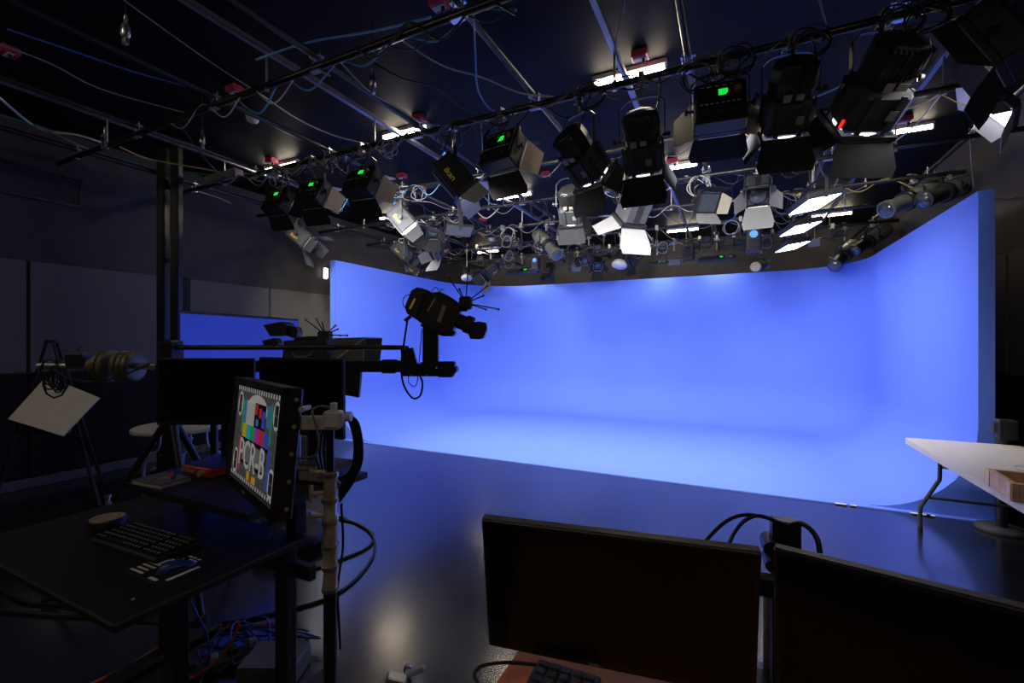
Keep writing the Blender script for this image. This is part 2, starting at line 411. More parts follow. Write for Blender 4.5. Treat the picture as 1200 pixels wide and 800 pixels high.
def hang(t, drop, w, yh, matn='black_metal', thick=.03):
    obj('clamp', MB().box((0, 0, -.035), (.045, .05, .03)).box((0, -.035, 0), (.04, .014, .08)).box((0, .02, .036), (.04, .10, .012))
        .cyl((0, .03, -.05), (0, .03, -.02), .008, n=6).cyl((-.05, 0, -.06), (.05, 0, -.06), .008, n=6), 'steel', t)
    zt = -drop + yh
    obj('stem', MB().cyl((0, 0, -.05), (0, 0, min(zt, -.06)), .014, n=8), 'steel', t)
    y = MB(); hw = w / 2 + .02
    pts = [(-hw, 0, -drop - .03), (-hw, 0, zt - .06), (-hw + .05, 0, zt - .012), (-hw + .1, 0, zt), (hw - .1, 0, zt), (hw - .05, 0, zt - .012), (hw, 0, zt - .06), (hw, 0, -drop - .03)]
    for a, b in zip(pts[:-1], pts[1:]):
        a = Vector(a); b = Vector(b); d = b - a; ang = math.atan2(d.x, d.z)
        y.box((0, 0, d.length / 2), (.006, thick, d.length + .004), Matrix.Translation(a) @ Matrix.Rotation(ang, 4, 'Y'))
    obj('yoke', y, matn, t)
    for s in (-1, 1):
        obj('tilt_knob', MB().cyl((s * (hw - .02), 0, -drop), (s * (hw + .035), 0, -drop), .012, n=8).cyl((s * (hw + .02), 0, -drop), (s * (hw + .04), 0, -drop), .024, n=8), 'black_plastic', t)
def cord(t, a, b, m='cable_black', r=.006, sag=.12, side=.08):
    a = Vector(a); b = Vector(b); mid = (a + b) / 2 + Vector((side, -.05, -sag)); q = a + Vector((side, 0, .02))
    obj('power_cord', MB().tube(smooth_path([a, q, mid, b], 5), r, n=5), m, t)
def lamp(t, Mb, y, size, watts, spread=110, col=(1, .97, .95)):
    ld = bpy.data.lights.new('lamp_light', 'AREA'); ld.shape = 'RECTANGLE'; ld.size = size[0]; ld.size_y = size[1]
    ld.energy = watts; ld.spread = math.radians(spread); ld.color = col
    o = bpy.data.objects.new('lamp_light', ld); COL.objects.link(o); o.parent = t
    o.matrix_local = Mb @ Matrix.Translation((0, y, 0)) @ Matrix.Rotation(PI / 2, 4, 'X')
    return o
LOGO = None
def logo(t, mx, size=.05):
    global LOGO
    if LOGO is None: LOGO = text_mesh('ikan', 1.0, 'yellow_print', .008)
    o = obj('maker_logo', LOGO, None, t); o.matrix_local = mx @ Matrix.Scale(size, 4)
    return o
COUNT = {}
def fixture(kind, px, py, row, yaw, tilt, label, s=1.0, doors=None, watts=None, drop=None, dm=None, spread=110, group='stage lights on the pipe grid'):
    y = ROWS[row]
    p = at(px, py, Y=y)
    dr = max(.2, ZPX - p.z) if drop is None else drop
    nm = {'box': 'led_box_light', 'fres': 'fresnel_light', 'small': 'fresnel_light', 'soft': 'soft_panel_light', 'tubu': 'profile_light', 'dome': 'dome_light', 'bar': 'bar_light'}[kind]
    t = thing(nm, label, 'stage light', (p.x, y, ZPX), math.radians(yaw), group)
    P = Matrix.Translation((0, 0, -dr)); Mb = P @ Matrix.Rotation(-math.radians(tilt), 4, 'X') @ Matrix.Scale(s, 4)
    K = KEY_W if watts is None else watts
    if kind == 'box':                      # square LED panel, controls on the back
        w_, h_, d_ = .34, .34, .13
        hang(t, dr, w_ * s, min(dr - .1, .30 * s))
        b = obj('body', MB(Mb).box((0, 0, 0), (w_, d_, h_), bev=.012), 'black_plastic', t)
        m_ = MB(Mb)
        for k in range(9): m_.box((-.13 + k * .0325, 0, h_ / 2 + .008), (.006, d_ * .8, .016))
        obj('cooling_fins', m_, 'black_metal', t)
        bk = obj('control_panel', MB(Mb).box((0, -d_ / 2 - .006, .01), (w_ * .88, .012, h_ * .84), bev=.004), 'black_metal', t)
        obj('display', MB(Mb).box((.02, -d_ / 2 - .014, .06), (.06, .006, .05)), 'lcd_green', bk)
        obj('dial', MB(Mb).cyl((.11, -d_ / 2 - .01, .06), (.11, -d_ / 2 - .035, .06), .022, n=12), 'orange_dot', bk)
        for k in range(3): obj('knob', MB(Mb).cyl((-.11 + k * .04, -d_ / 2 - .01, .07), (-.11 + k * .04, -d_ / 2 - .03, .07), .012, n=8), 'charcoal_body', bk)
        m_ = MB(Mb)
        for k in range(8): m_.box((-.12 + k * .034, -d_ / 2 - .013, -.03), (.020, .003, .008))
        for k in range(5): m_.box((-.12 + k * .05, -d_ / 2 - .013, .12), (.03, .003, .007))
        obj('panel_print', m_, 'white_print', bk, kind='stuff')
        m_ = MB(Mb)
        for k in range(3): m_.box((-.09 + k * .09, -d_ / 2 - .02, -.11), (.035, .02, .028))
        obj('sockets', m_, 'charcoal_body', bk, kind='stuff')
        obj('lens', MB(Mb).box((0, d_ / 2 + .002, 0), (w_ * .86, .004, h_ * .86)), 'lens_glow' if K else 'lens_glass', t)
        obj('front_frame', MB(Mb).box((-w_ / 2 + .012, d_ / 2 + .01, 0), (.024, .03, h_)).box((w_ / 2 - .012, d_ / 2 + .01, 0), (.024, .03, h_))
            .box((0, d_ / 2 + .01, h_ / 2 - .012), (w_, .03, .024)).box((0, d_ / 2 + .01, -h_ / 2 + .012), (w_, .03, .024)), 'black_metal', t)
        door_set(t, Mb, w_, h_, d_ / 2 + .028, .21, doors or {'t': 35, 'b': 30, 'l': 35, 'r': 35}, dm or {'t': 'black_door', 'b': 'black_door', 'l': 'tan_door', 'r': 'tan_door'})
        if K: lamp(t, Mb, d_ / 2 + .03, (.27 * s, .27 * s), K * 1.45, spread)
        cord(t, (0.05, 0, -.04), Mb @ Vector((-.05, -d_ / 2 - .02, -.1)), sag=.02)
    elif kind in ('fres', 'small'):
        if kind == 'fres':
            w_, h_, d_ = .33, .33, .25
            hang(t, dr, w_ * s, min(dr - .08, .34 * s))
            obj('rear_housing', MB(Mb).lathe([(.06, -.22), (.12, -.21), (.152, -.18), (.158, -.10), (.15, -.05), (.15, 0)], (0, 0, 0), (0, 1, 0), n=8, smooth=False), 'black_plastic', t)
            m_ = MB(Mb)
            for k in range(10): m_.box((-.11 + .0245 * k, -.125, 0), (.006, .15, .335 - abs(k - 4.5) * .025))
            obj('cooling_fins', m_, 'black_metal', t)
            obj('rear_label', MB(Mb).box((-.05, -.02, -.158), (.05, .05, .004)).box((.03, -.02, -.158), (.05, .04, .004)), 'tan_door', t)
            b = obj('body', MB(Mb).box((0, .02 + d_ / 2, 0), (w_ * .92, d_, h_ * .92), bev=.03), 'charcoal_body', t)
            for q in (0, 1, 2, 3):
                R_ = Mb @ Matrix.Rotation(q * PI / 2, 4, 'Y')
                for sx in (-.075, .075): obj('side_rib', MB(R_).box((sx, .02 + d_ / 2, h_ * .46 + .006), (.03, d_ * .92, .014)), 'charcoal_body', b)
            if 'red power lamp' in label: obj('power_lamp', MB(Mb).box((-.16, .22, -.10), (.012, .05, .016)), 'led_red', t)
            obj('warning_label', MB(Mb).box((.06, .14, -h_ * .46 - .016), (.05, .06, .003)), 'cable_grey', b)
            y0 = .02 + d_; ln = .22; K *= .62; doors = doors or {'t': 8, 'b': 48, 'l': 26, 'r': 26}
        else:
            w_, h_, d_ = .22, .22, .30
            hang(t, dr, w_ * s, min(dr - .08, .25 * s), 'charcoal_body')
            b = obj('body', MB(Mb).box((0, 0, 0), (w_, d_, h_), bev=.02), 'charcoal_body', t)
            m_ = MB(Mb)
            for k in range(7): m_.box((-.09 + .03 * k, -d_ / 2 - .012, 0), (.008, .03, h_ * .85))
            obj('cooling_fins', m_, 'black_metal', t)
            for sz in (-1, 1): obj('side_rib', MB(Mb).box((0, 0, sz * (h_ / 2 + .005)), (.05, d_ * .9, .012)), 'black_plastic', b)
            for sd in (-1, 1):
                R_ = Mb @ Matrix.Translation((sd * (w_ / 2 + .002), -.02, -.04)) @ (Matrix.Rotation(PI / 2, 4, 'Z') if sd > 0 else Matrix.Rotation(-PI / 2, 4, 'Z')) @ Matrix.Rotation(PI / 2, 4, 'X')
                logo(t, R_, .075)
            obj('knob', MB(Mb).cyl((.06, -d_ / 2 - .02, .05), (.06, -d_ / 2 - .05, .05), .018, n=8), 'led_blue', t)
            y0 = d_ / 2; ln = .24
        obj('front_frame', MB(Mb).box((-w_ / 2, y0 + .012, 0), (.02, .03, h_ + .02)).box((w_ / 2, y0 + .012, 0), (.02, .03, h_ + .02))
            .box((0, y0 + .012, h_ / 2), (w_ + .02, .03, .02)).box((0, y0 + .012, -h_ / 2), (w_ + .02, .03, .02)), 'black_metal', t)
        obj('lens', MB(Mb).lathe([(w_ * .42, 0), (w_ * .42, .01), (w_ * .3, .025), (.01, .03)], (0, y0 - .005, 0), (0, 1, 0), n=20), 'lens_glow' if K else 'lens_glass', t)
        door_set(t, Mb, w_, h_, y0 + .03, ln, doors or 35, dm or 'black_door')
        if K: lamp(t, Mb, y0 + .045, (w_ * .8 * s, w_ * .8 * s), K, spread)
        cord(t, (.05, 0, -.04), Mb @ Vector((.03, -d_ / 2 - .05, .05)))
    elif kind == 'soft':
        w_, h_, d_ = .62, .34, .07
        hang(t, dr, w_ * s, min(dr - .1, .22), 'charcoal_body')
        obj('body', MB(Mb).box((0, -.02, 0), (w_, d_, h_), bev=.012), 'charcoal_body', t)
        obj('power_box', MB(Mb).box((0, -.085, 0), (w_ * .4, .06, h_ * .5), bev=.01), 'black_plastic', t)
        obj('diffuser', MB(Mb).box((0, .018, 0), (w_ * .93, .01, h_ * .88), bev=.003), 'panel_glow' if K else 'pale_door', t)
        if K: lamp(t, Mb, .026, (w_ * .9 * s, h_ * .85 * s), K * .4, 140)
        if doors: door_set(t, Mb, w_, h_, .022, .22, doors, dm or 'black_door')
        cord(t, (.05, 0, -.04), Mb @ Vector((.1, -.1, 0)))
    elif kind == 'tubu':                    # long profile spotlight
        hang(t, dr, .17 * s, min(dr - .08, .2), 'charcoal_body')
        obj('body', MB(Mb).lathe([(.05, -.34), (.085, -.31), (.095, -.2), (.095, .02), (.075, .05), (.075, .1)], (0, 0, 0), (0, 1, 0), n=14), 'grey_body', t)
        obj('barrel', MB(Mb).lathe([(.07, .1), (.07, .3), (.085, .31), (.085, .36)], (0, 0, 0), (0, 1, 0), n=14), 'grey_body' if dm is None else dm, t)
        obj('shutter_ring', MB(Mb).lathe([(.09, .05), (.1, .06), (.1, .1), (.09, .11)], (0, 0, 0), (0, 1, 0), n=14).box((0, .08, .12), (.03, .02, .06)).box((.12, .08, 0), (.06, .02, .03)), 'black_metal', t)
        obj('lens', MB(Mb).lathe([(.075, .355), (.07, .365), (.01, .38)], (0, 0, 0), (0, 1, 0), n=14), 'lens_amber' if doors == 'amber' else 'lens_glass', t)
        cord(t, (.05, 0, -.04), Mb @ Vector((0, -.34, .02)))
    elif kind == 'dome':                    # short can with a white bowl
        hang(t, dr, .16 * s, min(dr - .06, .15), 'black_metal')
        obj('body', MB(Mb).lathe([(.05, -.18), (.07, -.16), (.075, 0)], (0, 0, 0), (0, 1, 0), n=12), 'black_plastic', t)
        obj('bowl', MB(Mb).lathe([(.03, 0), (.09, .02), (.12, .07), (.11, .1), (.04, .115)], (0, 0, 0), (0, 1, 0), n=16), 'white_door', t)
        cord(t, (.05, 0, -.04), Mb @ Vector((0, -.18, 0)))
    elif kind == 'bar':                     # wide batten fixture
        hang(t, dr, .7 * s, min(dr - .1, .16), 'charcoal_body', .02)
        obj('body', MB(Mb).box((0, 0, 0), (.8, .1, .12), bev=.012), 'charcoal_body', t)
        obj('control_panel', MB(Mb).box((.1, -.055, .01), (.3, .012, .07)), 'black_metal', t)
        obj('display', MB(Mb).box((.1, -.064, .01), (.07, .006, .03)), 'lcd_green', t)
        for k in range(3): obj('knob', MB(Mb).cyl((.2 + .05 * k, -.05, 0), (.2 + .05 * k, -.085, 0), .015, n=8), 'brass_steel', t)
        obj('diffuser', MB(Mb).box((0, .053, 0), (.74, .006, .09)), 'lens_glow', t)
        lamp(t, Mb, .06, (.72 * s, .08 * s), K, 150)
        cord(t, (.05, 0, -.04), Mb @ Vector((-.2, -.06, 0)))
    return t

WD = 'white_door'; PD = 'pale_door'; TD = 'tan_door'; BD = 'black_door'
FX = [
 # front pipe (row 1)
 ('box', 325, 236, 1, 6, 28, 'black LED box light with green display hung nearest the black post', dict(s=.85, dm={'t': BD, 'b': BD, 'l': BD, 'r': BD})),
 ('box', 366, 226, 1, 6, 28, 'black LED box light with tan door, second from the black post', dict(s=.9, dm={'t': TD, 'b': BD, 'l': BD, 'r': TD})),
 ('box', 424, 213, 1, 6, 28, 'black LED box light with tan door, third from the black post', dict(s=.95, dm={'t': TD, 'b': BD, 'l': BD, 'r': TD})),
 ('small', 532, 208, 1, -52, 48, 'dark fresnel light on the front pipe with glowing white barn doors', dict(s=1.05, watts=9, dm=WD, doors={'t': 50, 'b': 35, 'l': 45, 'r': 45})),
 ('box', 588, 177, 1, -8, 25, 'black LED box light with tan side door between two fresnel lights', dict(dm={'t': BD, 'b': BD, 'l': BD, 'r': TD})),
 ('fres', 678, 178, 1, -25, 38, 'big black fresnel light tilted right on the front pipe, beside a box light', dict(s=.9)),
 ('fres', 752, 162, 1, 2, 44, 'big black fresnel light pointing straight ahead below the red ceiling outlet', dict(s=.9)),
 ('box', 843, 126, 1, 6, 18, 'large black LED box light with pale side flaps and a bright green readout', dict(s=1.0, dm={'t': BD, 'b': BD, 'l': TD, 'r': TD}, doors={'t': 30, 'b': 12, 'l': 50, 'r': 50})),
 ('fres', 926, 108, 1, 10, 42, 'big black fresnel light with blue lit lower flap beside the sideways fresnel', dict(s=.92)),
 ('fres', 1035, 92, 1, 24, 36, 'biggest black fresnel light turned sideways with a red power lamp', dict(s=1.05)),
 ('box', 1176, 46, 1, 62, 25, 'black LED box light with wide black flap on the front pipe by the right wall', dict(s=1.1, watts=3, dm=BD, doors={'t': 45, 'b': 35, 'l': 60, 'r': 50})),
 # second pipe
 ('small', 352, 277, 2, -62, 38, 'dark fresnel light with yellow maker logo at the left end of the cyclorama', dict(s=1.05, watts=26)),
 ('small', 472, 258, 2, -62, 50, 'dark fresnel light with yellow logo hung over the left cyclorama wall', dict(s=1.1, watts=26)),
 ('fres', 668, 238, 2, 10, 42, 'black fresnel light with yellow label hung behind the tilted big fresnel', dict(s=.8)),
 ('small', 745, 238, 2, 42, 48, 'dark fresnel light with broad white diffusion flaps', dict(s=1.2, watts=0, dm=PD, doors={'t': 60, 'b': 55, 'l': 60, 'r': 50})),
 ('soft', 1172, 128, 2, 70, 35, 'lit fixture by the right wall with two white barn doors', dict(s=.75, dm=WD, doors={'t': 60, 'b': 35, 'l': 45, 'r': 45}, watts=1)),
 # third pipe
 ('box', 828, 236, 3, -148, 32, 'small LED box light turned towards the control desks with blue lit flap', dict(s=.75, watts=0, dm={'t': BD, 'b': PD, 'l': TD, 'r': 'black_metal'})),
 ('small', 888, 222, 3, 178, 40, 'dark fresnel light facing the control desks with white lower flap', dict(s=1.1, watts=0, dm={'t': BD, 'b': PD, 'l': PD, 'r': PD}, doors={'t': 20, 'b': 40, 'l': 30, 'r': 30})),
 ('soft', 953, 238, 3, 103, 99, 'lit white LED panel over the right cyclorama wall, first of three', dict()),
 ('soft', 538, 270, 3, -130, 60, 'unlit white LED panel hanging at a steep angle over the left cyclorama wall', dict(s=.7, watts=0)),
 ('small', 508, 268, 3, -150, 40, 'small grey fresnel light beside the steep white LED panel', dict(s=.9, watts=0)),
 # fourth pipe
 ('soft', 937, 267, 4, 103, 99, 'lit white LED panel over the right cyclorama wall, second of three', dict()),
 ('tubu', 1070, 232, 4, 128, 22, 'long grey profile spotlight beside the right cyclorama wall', dict(s=1.25)),
 ('tubu', 1114, 216, 4, 128, 20, 'long dark profile spotlight closest to the tall cyclorama end', dict(s=1.2, dm='charcoal_body')),
 ('tubu', 640, 285, 4, -130, 35, 'grey profile spotlight with vertical bracket over the back of the cyclorama', dict(s=1.25)),
 ('small', 516, 292, 4, 170, 35, 'fresnel light with white box shaped flaps at the left cyclorama corner', dict(s=1.1, watts=0, dm=PD, doors=22)),
 ('small', 470, 290, 4, -70, 40, 'small dark fresnel light low over the left cyclorama wall', dict(s=1.0, watts=26)),
 # fifth pipe
 ('soft', 928, 288, 5, 103, 99, 'lit white LED panel over the right cyclorama wall, third of three', dict()),
 ('small', 485, 316, 5, -70, 35, 'tiny dark fresnel light with yellow logo just above the blue wall top', dict(s=.9, watts=6)),
 ('dome', 727, 305, 5, 160, 70, 'black can light with a round white bowl over the back wall', dict(s=1.2)),
 ('fres', 690, 300, 5, 160, 35, 'black fresnel light with blue edge beside the white bowl light', dict(s=.6, watts=0)),
 ('small', 575, 318, 5, 150, 40, 'dark fresnel light over the rounded left cyclorama corner', dict(s=1.0, watts=0)),
 ('dome', 547, 322, 5, -150, 70, 'small white bowl light above the left cyclorama corner', dict(s=1.0)),
 # sixth pipe
 ('tubu', 892, 310, 6, 165, 12, 'profile spotlight with amber lens facing the desks over the back wall', dict(s=1.2, doors='amber', dm='black_metal')),
 ('tubu', 990, 298, 6, 150, 30, 'black profile spotlight tangled in cables in the right cyclorama corner', dict(s=1.3, dm='black_metal')),
 ('tubu', 1022, 280, 6, 130, 30, 'second black profile spotlight in the right cyclorama corner, hung higher', dict(s=1.2, dm='black_metal')),
 ('bar', 840, 303, 6, 0, 22, 'long LED bar light with green display right of the black speaker', dict(watts=4, s=.8)),
 ('bar', 770, 308, 6, 0, 22, 'short LED bar light with green display left of the black speaker', dict(watts=4, s=.5)),
 ('bar', 612, 318, 6, 0, 22, 'long LED bar light with green display near the left cyclorama corner', dict(watts=4)),
 ('soft', 677, 314, 6, 180, 30, 'unlit white LED panel low over the back cyclorama wall', dict(s=.5, watts=0)),
 ('soft', 790, 307, 6, 180, 20, 'unlit white LED panel beside the black speaker over the back wall', dict(s=.4, watts=0)),
 ('fres', 744, 302, 6, 140, 40, 'black fresnel light aimed sideways beside the white bowl light and long bar', dict(s=.7, watts=0)),
 ('fres', 644, 315, 6, 180, 60, 'black fresnel light pointing down over the back cyclorama wall', dict(s=.6, watts=0)),
 ('small', 700, 308, 6, -160, 40, 'small dark fresnel light in the middle of the far pipe', dict(s=.9, watts=0)),
]
for kind, px, py, row, yaw, tilt, label, kw in FX: fixture(kind, px, py, row, yaw, tilt, label, **kw)

# black speakers with ring, near the back wall
def speaker(px, py, row, label, ring='led_blue', s=1.0):
    p = at(px, py, Y=ROWS[row]); t = thing('hanging_speaker', label, 'speaker', (p.x, ROWS[row], p.z), 0)
    obj('body', MB().box((0, 0, 0), (.22 * s, .2 * s, .36 * s), bev=.015), 'black_plastic', t)
    obj('tweeter', MB().lathe([(.055 * s, 0), (.06 * s, .006), (.045 * s, .012), (.04 * s, .004), (.01, .008)], (0, -.1 * s, .09 * s), (0, -1, 0), n=20), ring, t)
    obj('woofer', MB().lathe([(.085 * s, 0), (.08 * s, .01), (.06 * s, .002), (.02, .012)], (0, -.1 * s, -.07 * s), (0, -1, 0), n=20), 'charcoal_body', t)
    obj('bracket', MB().cyl((0, 0, .17 * s), (0, 0, ZPX - p.z), .012, n=8).box((0, 0, ZPX - p.z), (.06, .07, .07)), 'black_metal', t)
speaker(883, 282, 5, 'black speaker with blue ringed driver above the back wall')
speaker(807, 295, 6, 'plain black speaker hung beside the LED bars over the back wall', 'black_metal', .95)
speaker(628, 309, 5, 'small black speaker with blue ring over the left part of the back wall', s=.7)

# hanging connectors on steel wires, smoke detectors, tags
for (px, y0, y1, row) in ((147, 5, 55, 1), (237, 138, 176, 2), (437, 62, 112, 1)):
    p = at(px, y1, Z=3.45); top = ZC; b = p.z
    t = thing('hanging_connector', {147: 'metal cable connector dangling over the bare left ceiling', 237: 'metal cable connector dangling above the left wall', 437: 'metal cable connector dangling beside the long strut channel'}[px], 'connector', (p.x, p.y, b))
    obj('wire', MB().cyl((0, 0, .2), (0, 0, top - b), .004, n=5), 'black_metal', t)
    obj('shackle', MB().tube([(.015 * math.cos(a), 0, .17 + .035 * math.sin(a)) for a in [i * PI / 6 for i in range(12)]], .004, n=5, closed=True), 'steel', t)
    obj('plug_body', MB().lathe([(.012, .15), (.024, .13), (.026, .07), (.018, .06)], (0, 0, 0), (0, 0, 1), n=10), 'steel', t)
    obj('plug_tip', MB().box((0, 0, .035), (.036, .03, .045), bev=.006), 'steel', t)
for (px, py) in ((296, 140), (576, 281)):
    p = at(px, py, Z=ZC - .04)
    o = obj('smoke_detector', MB().lathe([(.03, -.075), (.055, -.06), (.065, -.03), (.07, 0)], (0, 0, 0), (0, 0, 1), n=18), 'white_metal'); o.location = (p.x, p.y, ZC)
    tag(o, 'round white smoke detector near the left wall' if px < 400 else 'round white smoke detector over the left cyclorama corner', 'detector')
def tagbox(name, px, py, pl, size, matn, label, cat):
    p = at(px, py, **pl); t = thing(name, label, cat, p)
    obj('body', MB().box((0, 0, 0), size, bev=.01), matn, t)
    obj('hook', MB().tube(smooth_path([(0, 0, size[2] / 2), (0.01, 0, size[2] / 2 + .06), (0, .02, max(size[2] / 2 + .03, ZPX - p.z))]), .006, n=5), 'steel', t)
tagbox('hanging_tag', 122, 165, dict(Y=2.325), (.11, .012, .15), 'cable_grey', 'pale tag with a black mark hanging on the left of the grid', 'tag')
tg = obj('mark', MB().lathe([(.025, 0), (.025, .004)], (0, -.008, .02), (0, -1, 0), n=12).box((0, -.01, -.03), (.018, .004, .07)), 'black_plastic', bpy.data.objects['hanging_tag'])
tagbox('junction_box', 519, 193, dict(X=-3.29), (.12, .1, .1), 'white_metal', 'white junction box at the end of the long strut channel', 'box')
tagbox('wall_box', 954, 284, dict(Z=3.2), (.16, .06, .12), 'cable_grey', 'pale grey box hung under the lit LED panels', 'box')
tagbox('folded_drape', 262, 208, dict(Z=3.66), (.6, .12, .12), 'cable_grey', 'pale folded drape lying along the pipes above the black post', 'drape')

# cables draped along and between the pipes
def drape(name, pts, r, m, label, group):
    o = obj(name, MB().tube(smooth_path(pts, 6), r, n=5), m); return tag(o, label, 'cable', group)
rc = random.Random(3)
CM = ['cable_black', 'cable_white', 'cable_grey', 'cable_black', 'cable_teal', 'cable_grey', 'cable_yellow']
CN = {'cable_black': 'black', 'cable_white': 'white', 'cable_grey': 'grey', 'cable_teal': 'blue', 'cable_yellow': 'yellow', 'cable_green': 'green'}
for ri, y in enumerate(ROWS):
    for k in range(9 if ri in (1, 2, 3) else 7):
        x0 = rc.uniform(-6.2, 0.2); L = rc.uniform(1.2, 2.8); n_ = int(L / .3) + 2; pts = []
        dy = rc.uniform(-.05, .08)
        for j in range(n_):
            t_ = j / (n_ - 1); loop = 0 if j % 2 == 0 else -rc.uniform(.03, .16)
            pts.append((min(x0 + L * t_, XR - .1), y + dy + rc.uniform(-.02, .02), ZPX + (.03 if j % 2 == 0 else 0) + loop))
        m = rc.choice(CM)
        drape('lighting_cable', pts, rc.choice([.005, .006, .008]), m, '%s cable looped along the %s lighting pipe' % (CN[m], ORD[ri]), '%s cables along the %s pipe' % (CN[m], ORD[ri]))
for k in range(46):
    ri = rc.randrange(0, 6); x = rc.uniform(-5.6, 1.7); a = Vector((x, ROWS[ri], ZPX + .03)); b = Vector((x + rc.uniform(-.7, .7), ROWS[ri + 1], ZPX + .03))
    mid = (a + b) / 2 + Vector((rc.uniform(-.1, .1), 0, -rc.uniform(.02, .3))); m = rc.choice(CM)
    drape('lighting_cable', [a, (a + mid) / 2 + Vector((0, 0, -.05)), mid, (b + mid) / 2 + Vector((0, 0, -.04)), b], rc.choice([.005, .007]), m,
          '%s cable hanging between the %s and %s lighting pipes' % (CN[m], ORD[ri], ORD[ri + 1]), '%s cables between the %s and %s pipes' % (CN[m], ORD[ri], ORD[ri + 1]))
for k in range(30):       # coils tied at clamps
    ri = rc.choice([1, 1, 2, 2, 3, 3, 4, 5, 6, 6]); x = rc.uniform(-5.4, 1.8); y = ROWS[ri]; R_ = rc.uniform(.07, .16); pts = []
    for j in range(26):
        a = 2 * PI * j / 9; pts.append((x + R_ * math.cos(a) * (1 + .15 * math.sin(j)), y - .04 + .03 * math.sin(j * 1.7), ZPX - R_ - .01 + R_ * math.sin(a)))
    drape('cable_coil', pts, .005, rc.choice(['cable_black', 'cable_black', 'cable_grey', 'cable_white']), 'tied cable coil hanging off the %s lighting pipe' % ORD[ri], 'cable coils on the %s pipe' % ORD[ri])
# long runs seen over the bare left ceiling
RUN = [([(0, 115), (45, 150), (90, 158), (122, 168)], 'cable_white', .012, 'thick white cable bundle running to the hanging tag'),
       ([(0, 135), (50, 150), (105, 175), (180, 196), (255, 206)], 'cable_green', .010, 'green and yellow cable running along the left grid to the black post'),
       ([(140, 172), (170, 185), (205, 192), (250, 200), (300, 210)], 'cable_yellow', .010, 'yellow cable running above the black post'),
       ([(0, 52), (60, 75), (120, 105), (216, 132)], 'cable_grey', .006, 'thin grey wire sagging over the bare left ceiling'),
       ([(8, 34), (80, 58), (150, 82), (218, 101)], 'cable_blue', .007, 'long thin blue cable stretched over the bare left ceiling'),
       ([(145, 0), (200, 40), (250, 75), (295, 104)], 'cable_grey', .005, 'thin grey wire stretched from the ceiling top to the outlet'),
       ([(300, 70), (360, 50), (440, 36), (505, 20)], 'cable_teal', .008, 'pale blue cable stretched across the struts near the first pipe'),
       ([(305, 110), (350, 140), (395, 160), (440, 170)], 'cable_white', .007, 'white cable sagging to the front lighting pipe'),
       ([(232, 224), (262, 234), (290, 248), (320, 252)], 'cable_white', .007, 'white cable drooping under the left grid end'),
       ([(900, 130), (960, 112), (1010, 88)], 'cable_teal', .007, 'pale blue cable behind the sideways fresnel light'),
       ([(1010, 140), (1060, 128), (1100, 112), (1120, 100)], 'cable_white', .010, 'white cable curving behind the biggest fresnel light'),
       ([(1075, 30), (1110, 25), (1135, 20), (1150, 45)], 'cable_white', .008, 'white cable looping under the front pipe by the right wall')]
for pts, m, r, l in RUN: drape('ceiling_cable', [at(px, py, Z=3.72) for px, py in pts], r, m, l, None)

drape('hanging_wire', [at(1136, 150, Y=6.0), at(1138, 185, Y=5.8), at(1141, 220, Y=5.56)], .004, 'cable_teal', 'thin blue wire dropping to the tall cyclorama end', None)
drape('wall_cable', [at(px, py, X=XR - .02) for px, py in ((1166, 233), (1178, 234), (1190, 231), (1202, 230))], .008, 'cable_black', 'black cable stapled along the right wall', None)
q = at(383, 320, X=XL + .06)
t = thing('wall_lamp', 'small upright white wall lamp beside the left cyclorama end', 'lamp', (XL, q.y, q.z))
obj('back_plate', MB().box((.01, 0, 0), (.02, .10, .22), bev=.004), 'white_metal', t)
obj('tube', MB().box((.045, 0, 0), (.05, .06, .18), bev=.012), 'panel_glow', t)

# drop hangers and power boxes crowding the far pipes
for k, (ri, px, dz) in enumerate([(4, 590, .3), (4, 612, .42), (5, 560, .35), (5, 604, .3), (5, 655, .45), (5, 708, .35), (5, 770, .4), (5, 835, .38), (5, 868, .3), (6, 590, .3), (6, 660, .35), (6, 715, .42), (6, 742, .3), (6, 820, .35), (6, 860, .4), (6, 905, .3), (6, 975, .35)]):
    y = ROWS[ri]; x = at(px, 300, Y=y).x; dz = min(dz, .24) if ri == 6 else dz
    t = thing('drop_hanger', 'black drop hanger with power box, %s from the left wall on the %s lighting pipe' % (ORD[[0, 1, 0, 1, 2, 3, 4, 5, 6, 0, 1, 2, 3, 4, 5, 6, 7][k]], ORD[ri]), 'hanger', (x, y, ZPX), 0, 'drop hangers on the far pipes')
    obj('tube', MB().cyl((0, -.03, .05), (0, -.03, -dz), .013, n=8), 'black_pipe', t)
    obj('cross_tube', MB().cyl((-.22, -.03, -dz + .05), (.2, -.03, -dz + .05), .012, n=8), 'black_pipe', t)
    obj('clamp', MB().box((0, -.02, 0), (.05, .09, .08)).cyl((0, -.08, -.02), (0, .04, -.02), .01, n=6), 'steel', t)
    obj('power_box', MB().box((.1 - .2 * (k % 2), -.04, -dz + .1), (.13, .08, .09), bev=.01), 'charcoal_body', t)
    pts = [(.1 - .2 * (k % 2) + .09 * math.cos(a_), -.09, -dz + .02 + .1 * math.sin(a_)) for a_ in [j * .7 for j in range(20)]]
    obj('cable_loop', MB().tube(smooth_path([(p_[0] + .01 * math.sin(i_ * 2.1), p_[1] + .012 * math.cos(i_), p_[2] + .02 * math.sin(i_ * 1.3)) for i_, p_ in enumerate(pts)], 3), .005, n=5), 'cable_black' if k % 3 else 'cable_grey', t)

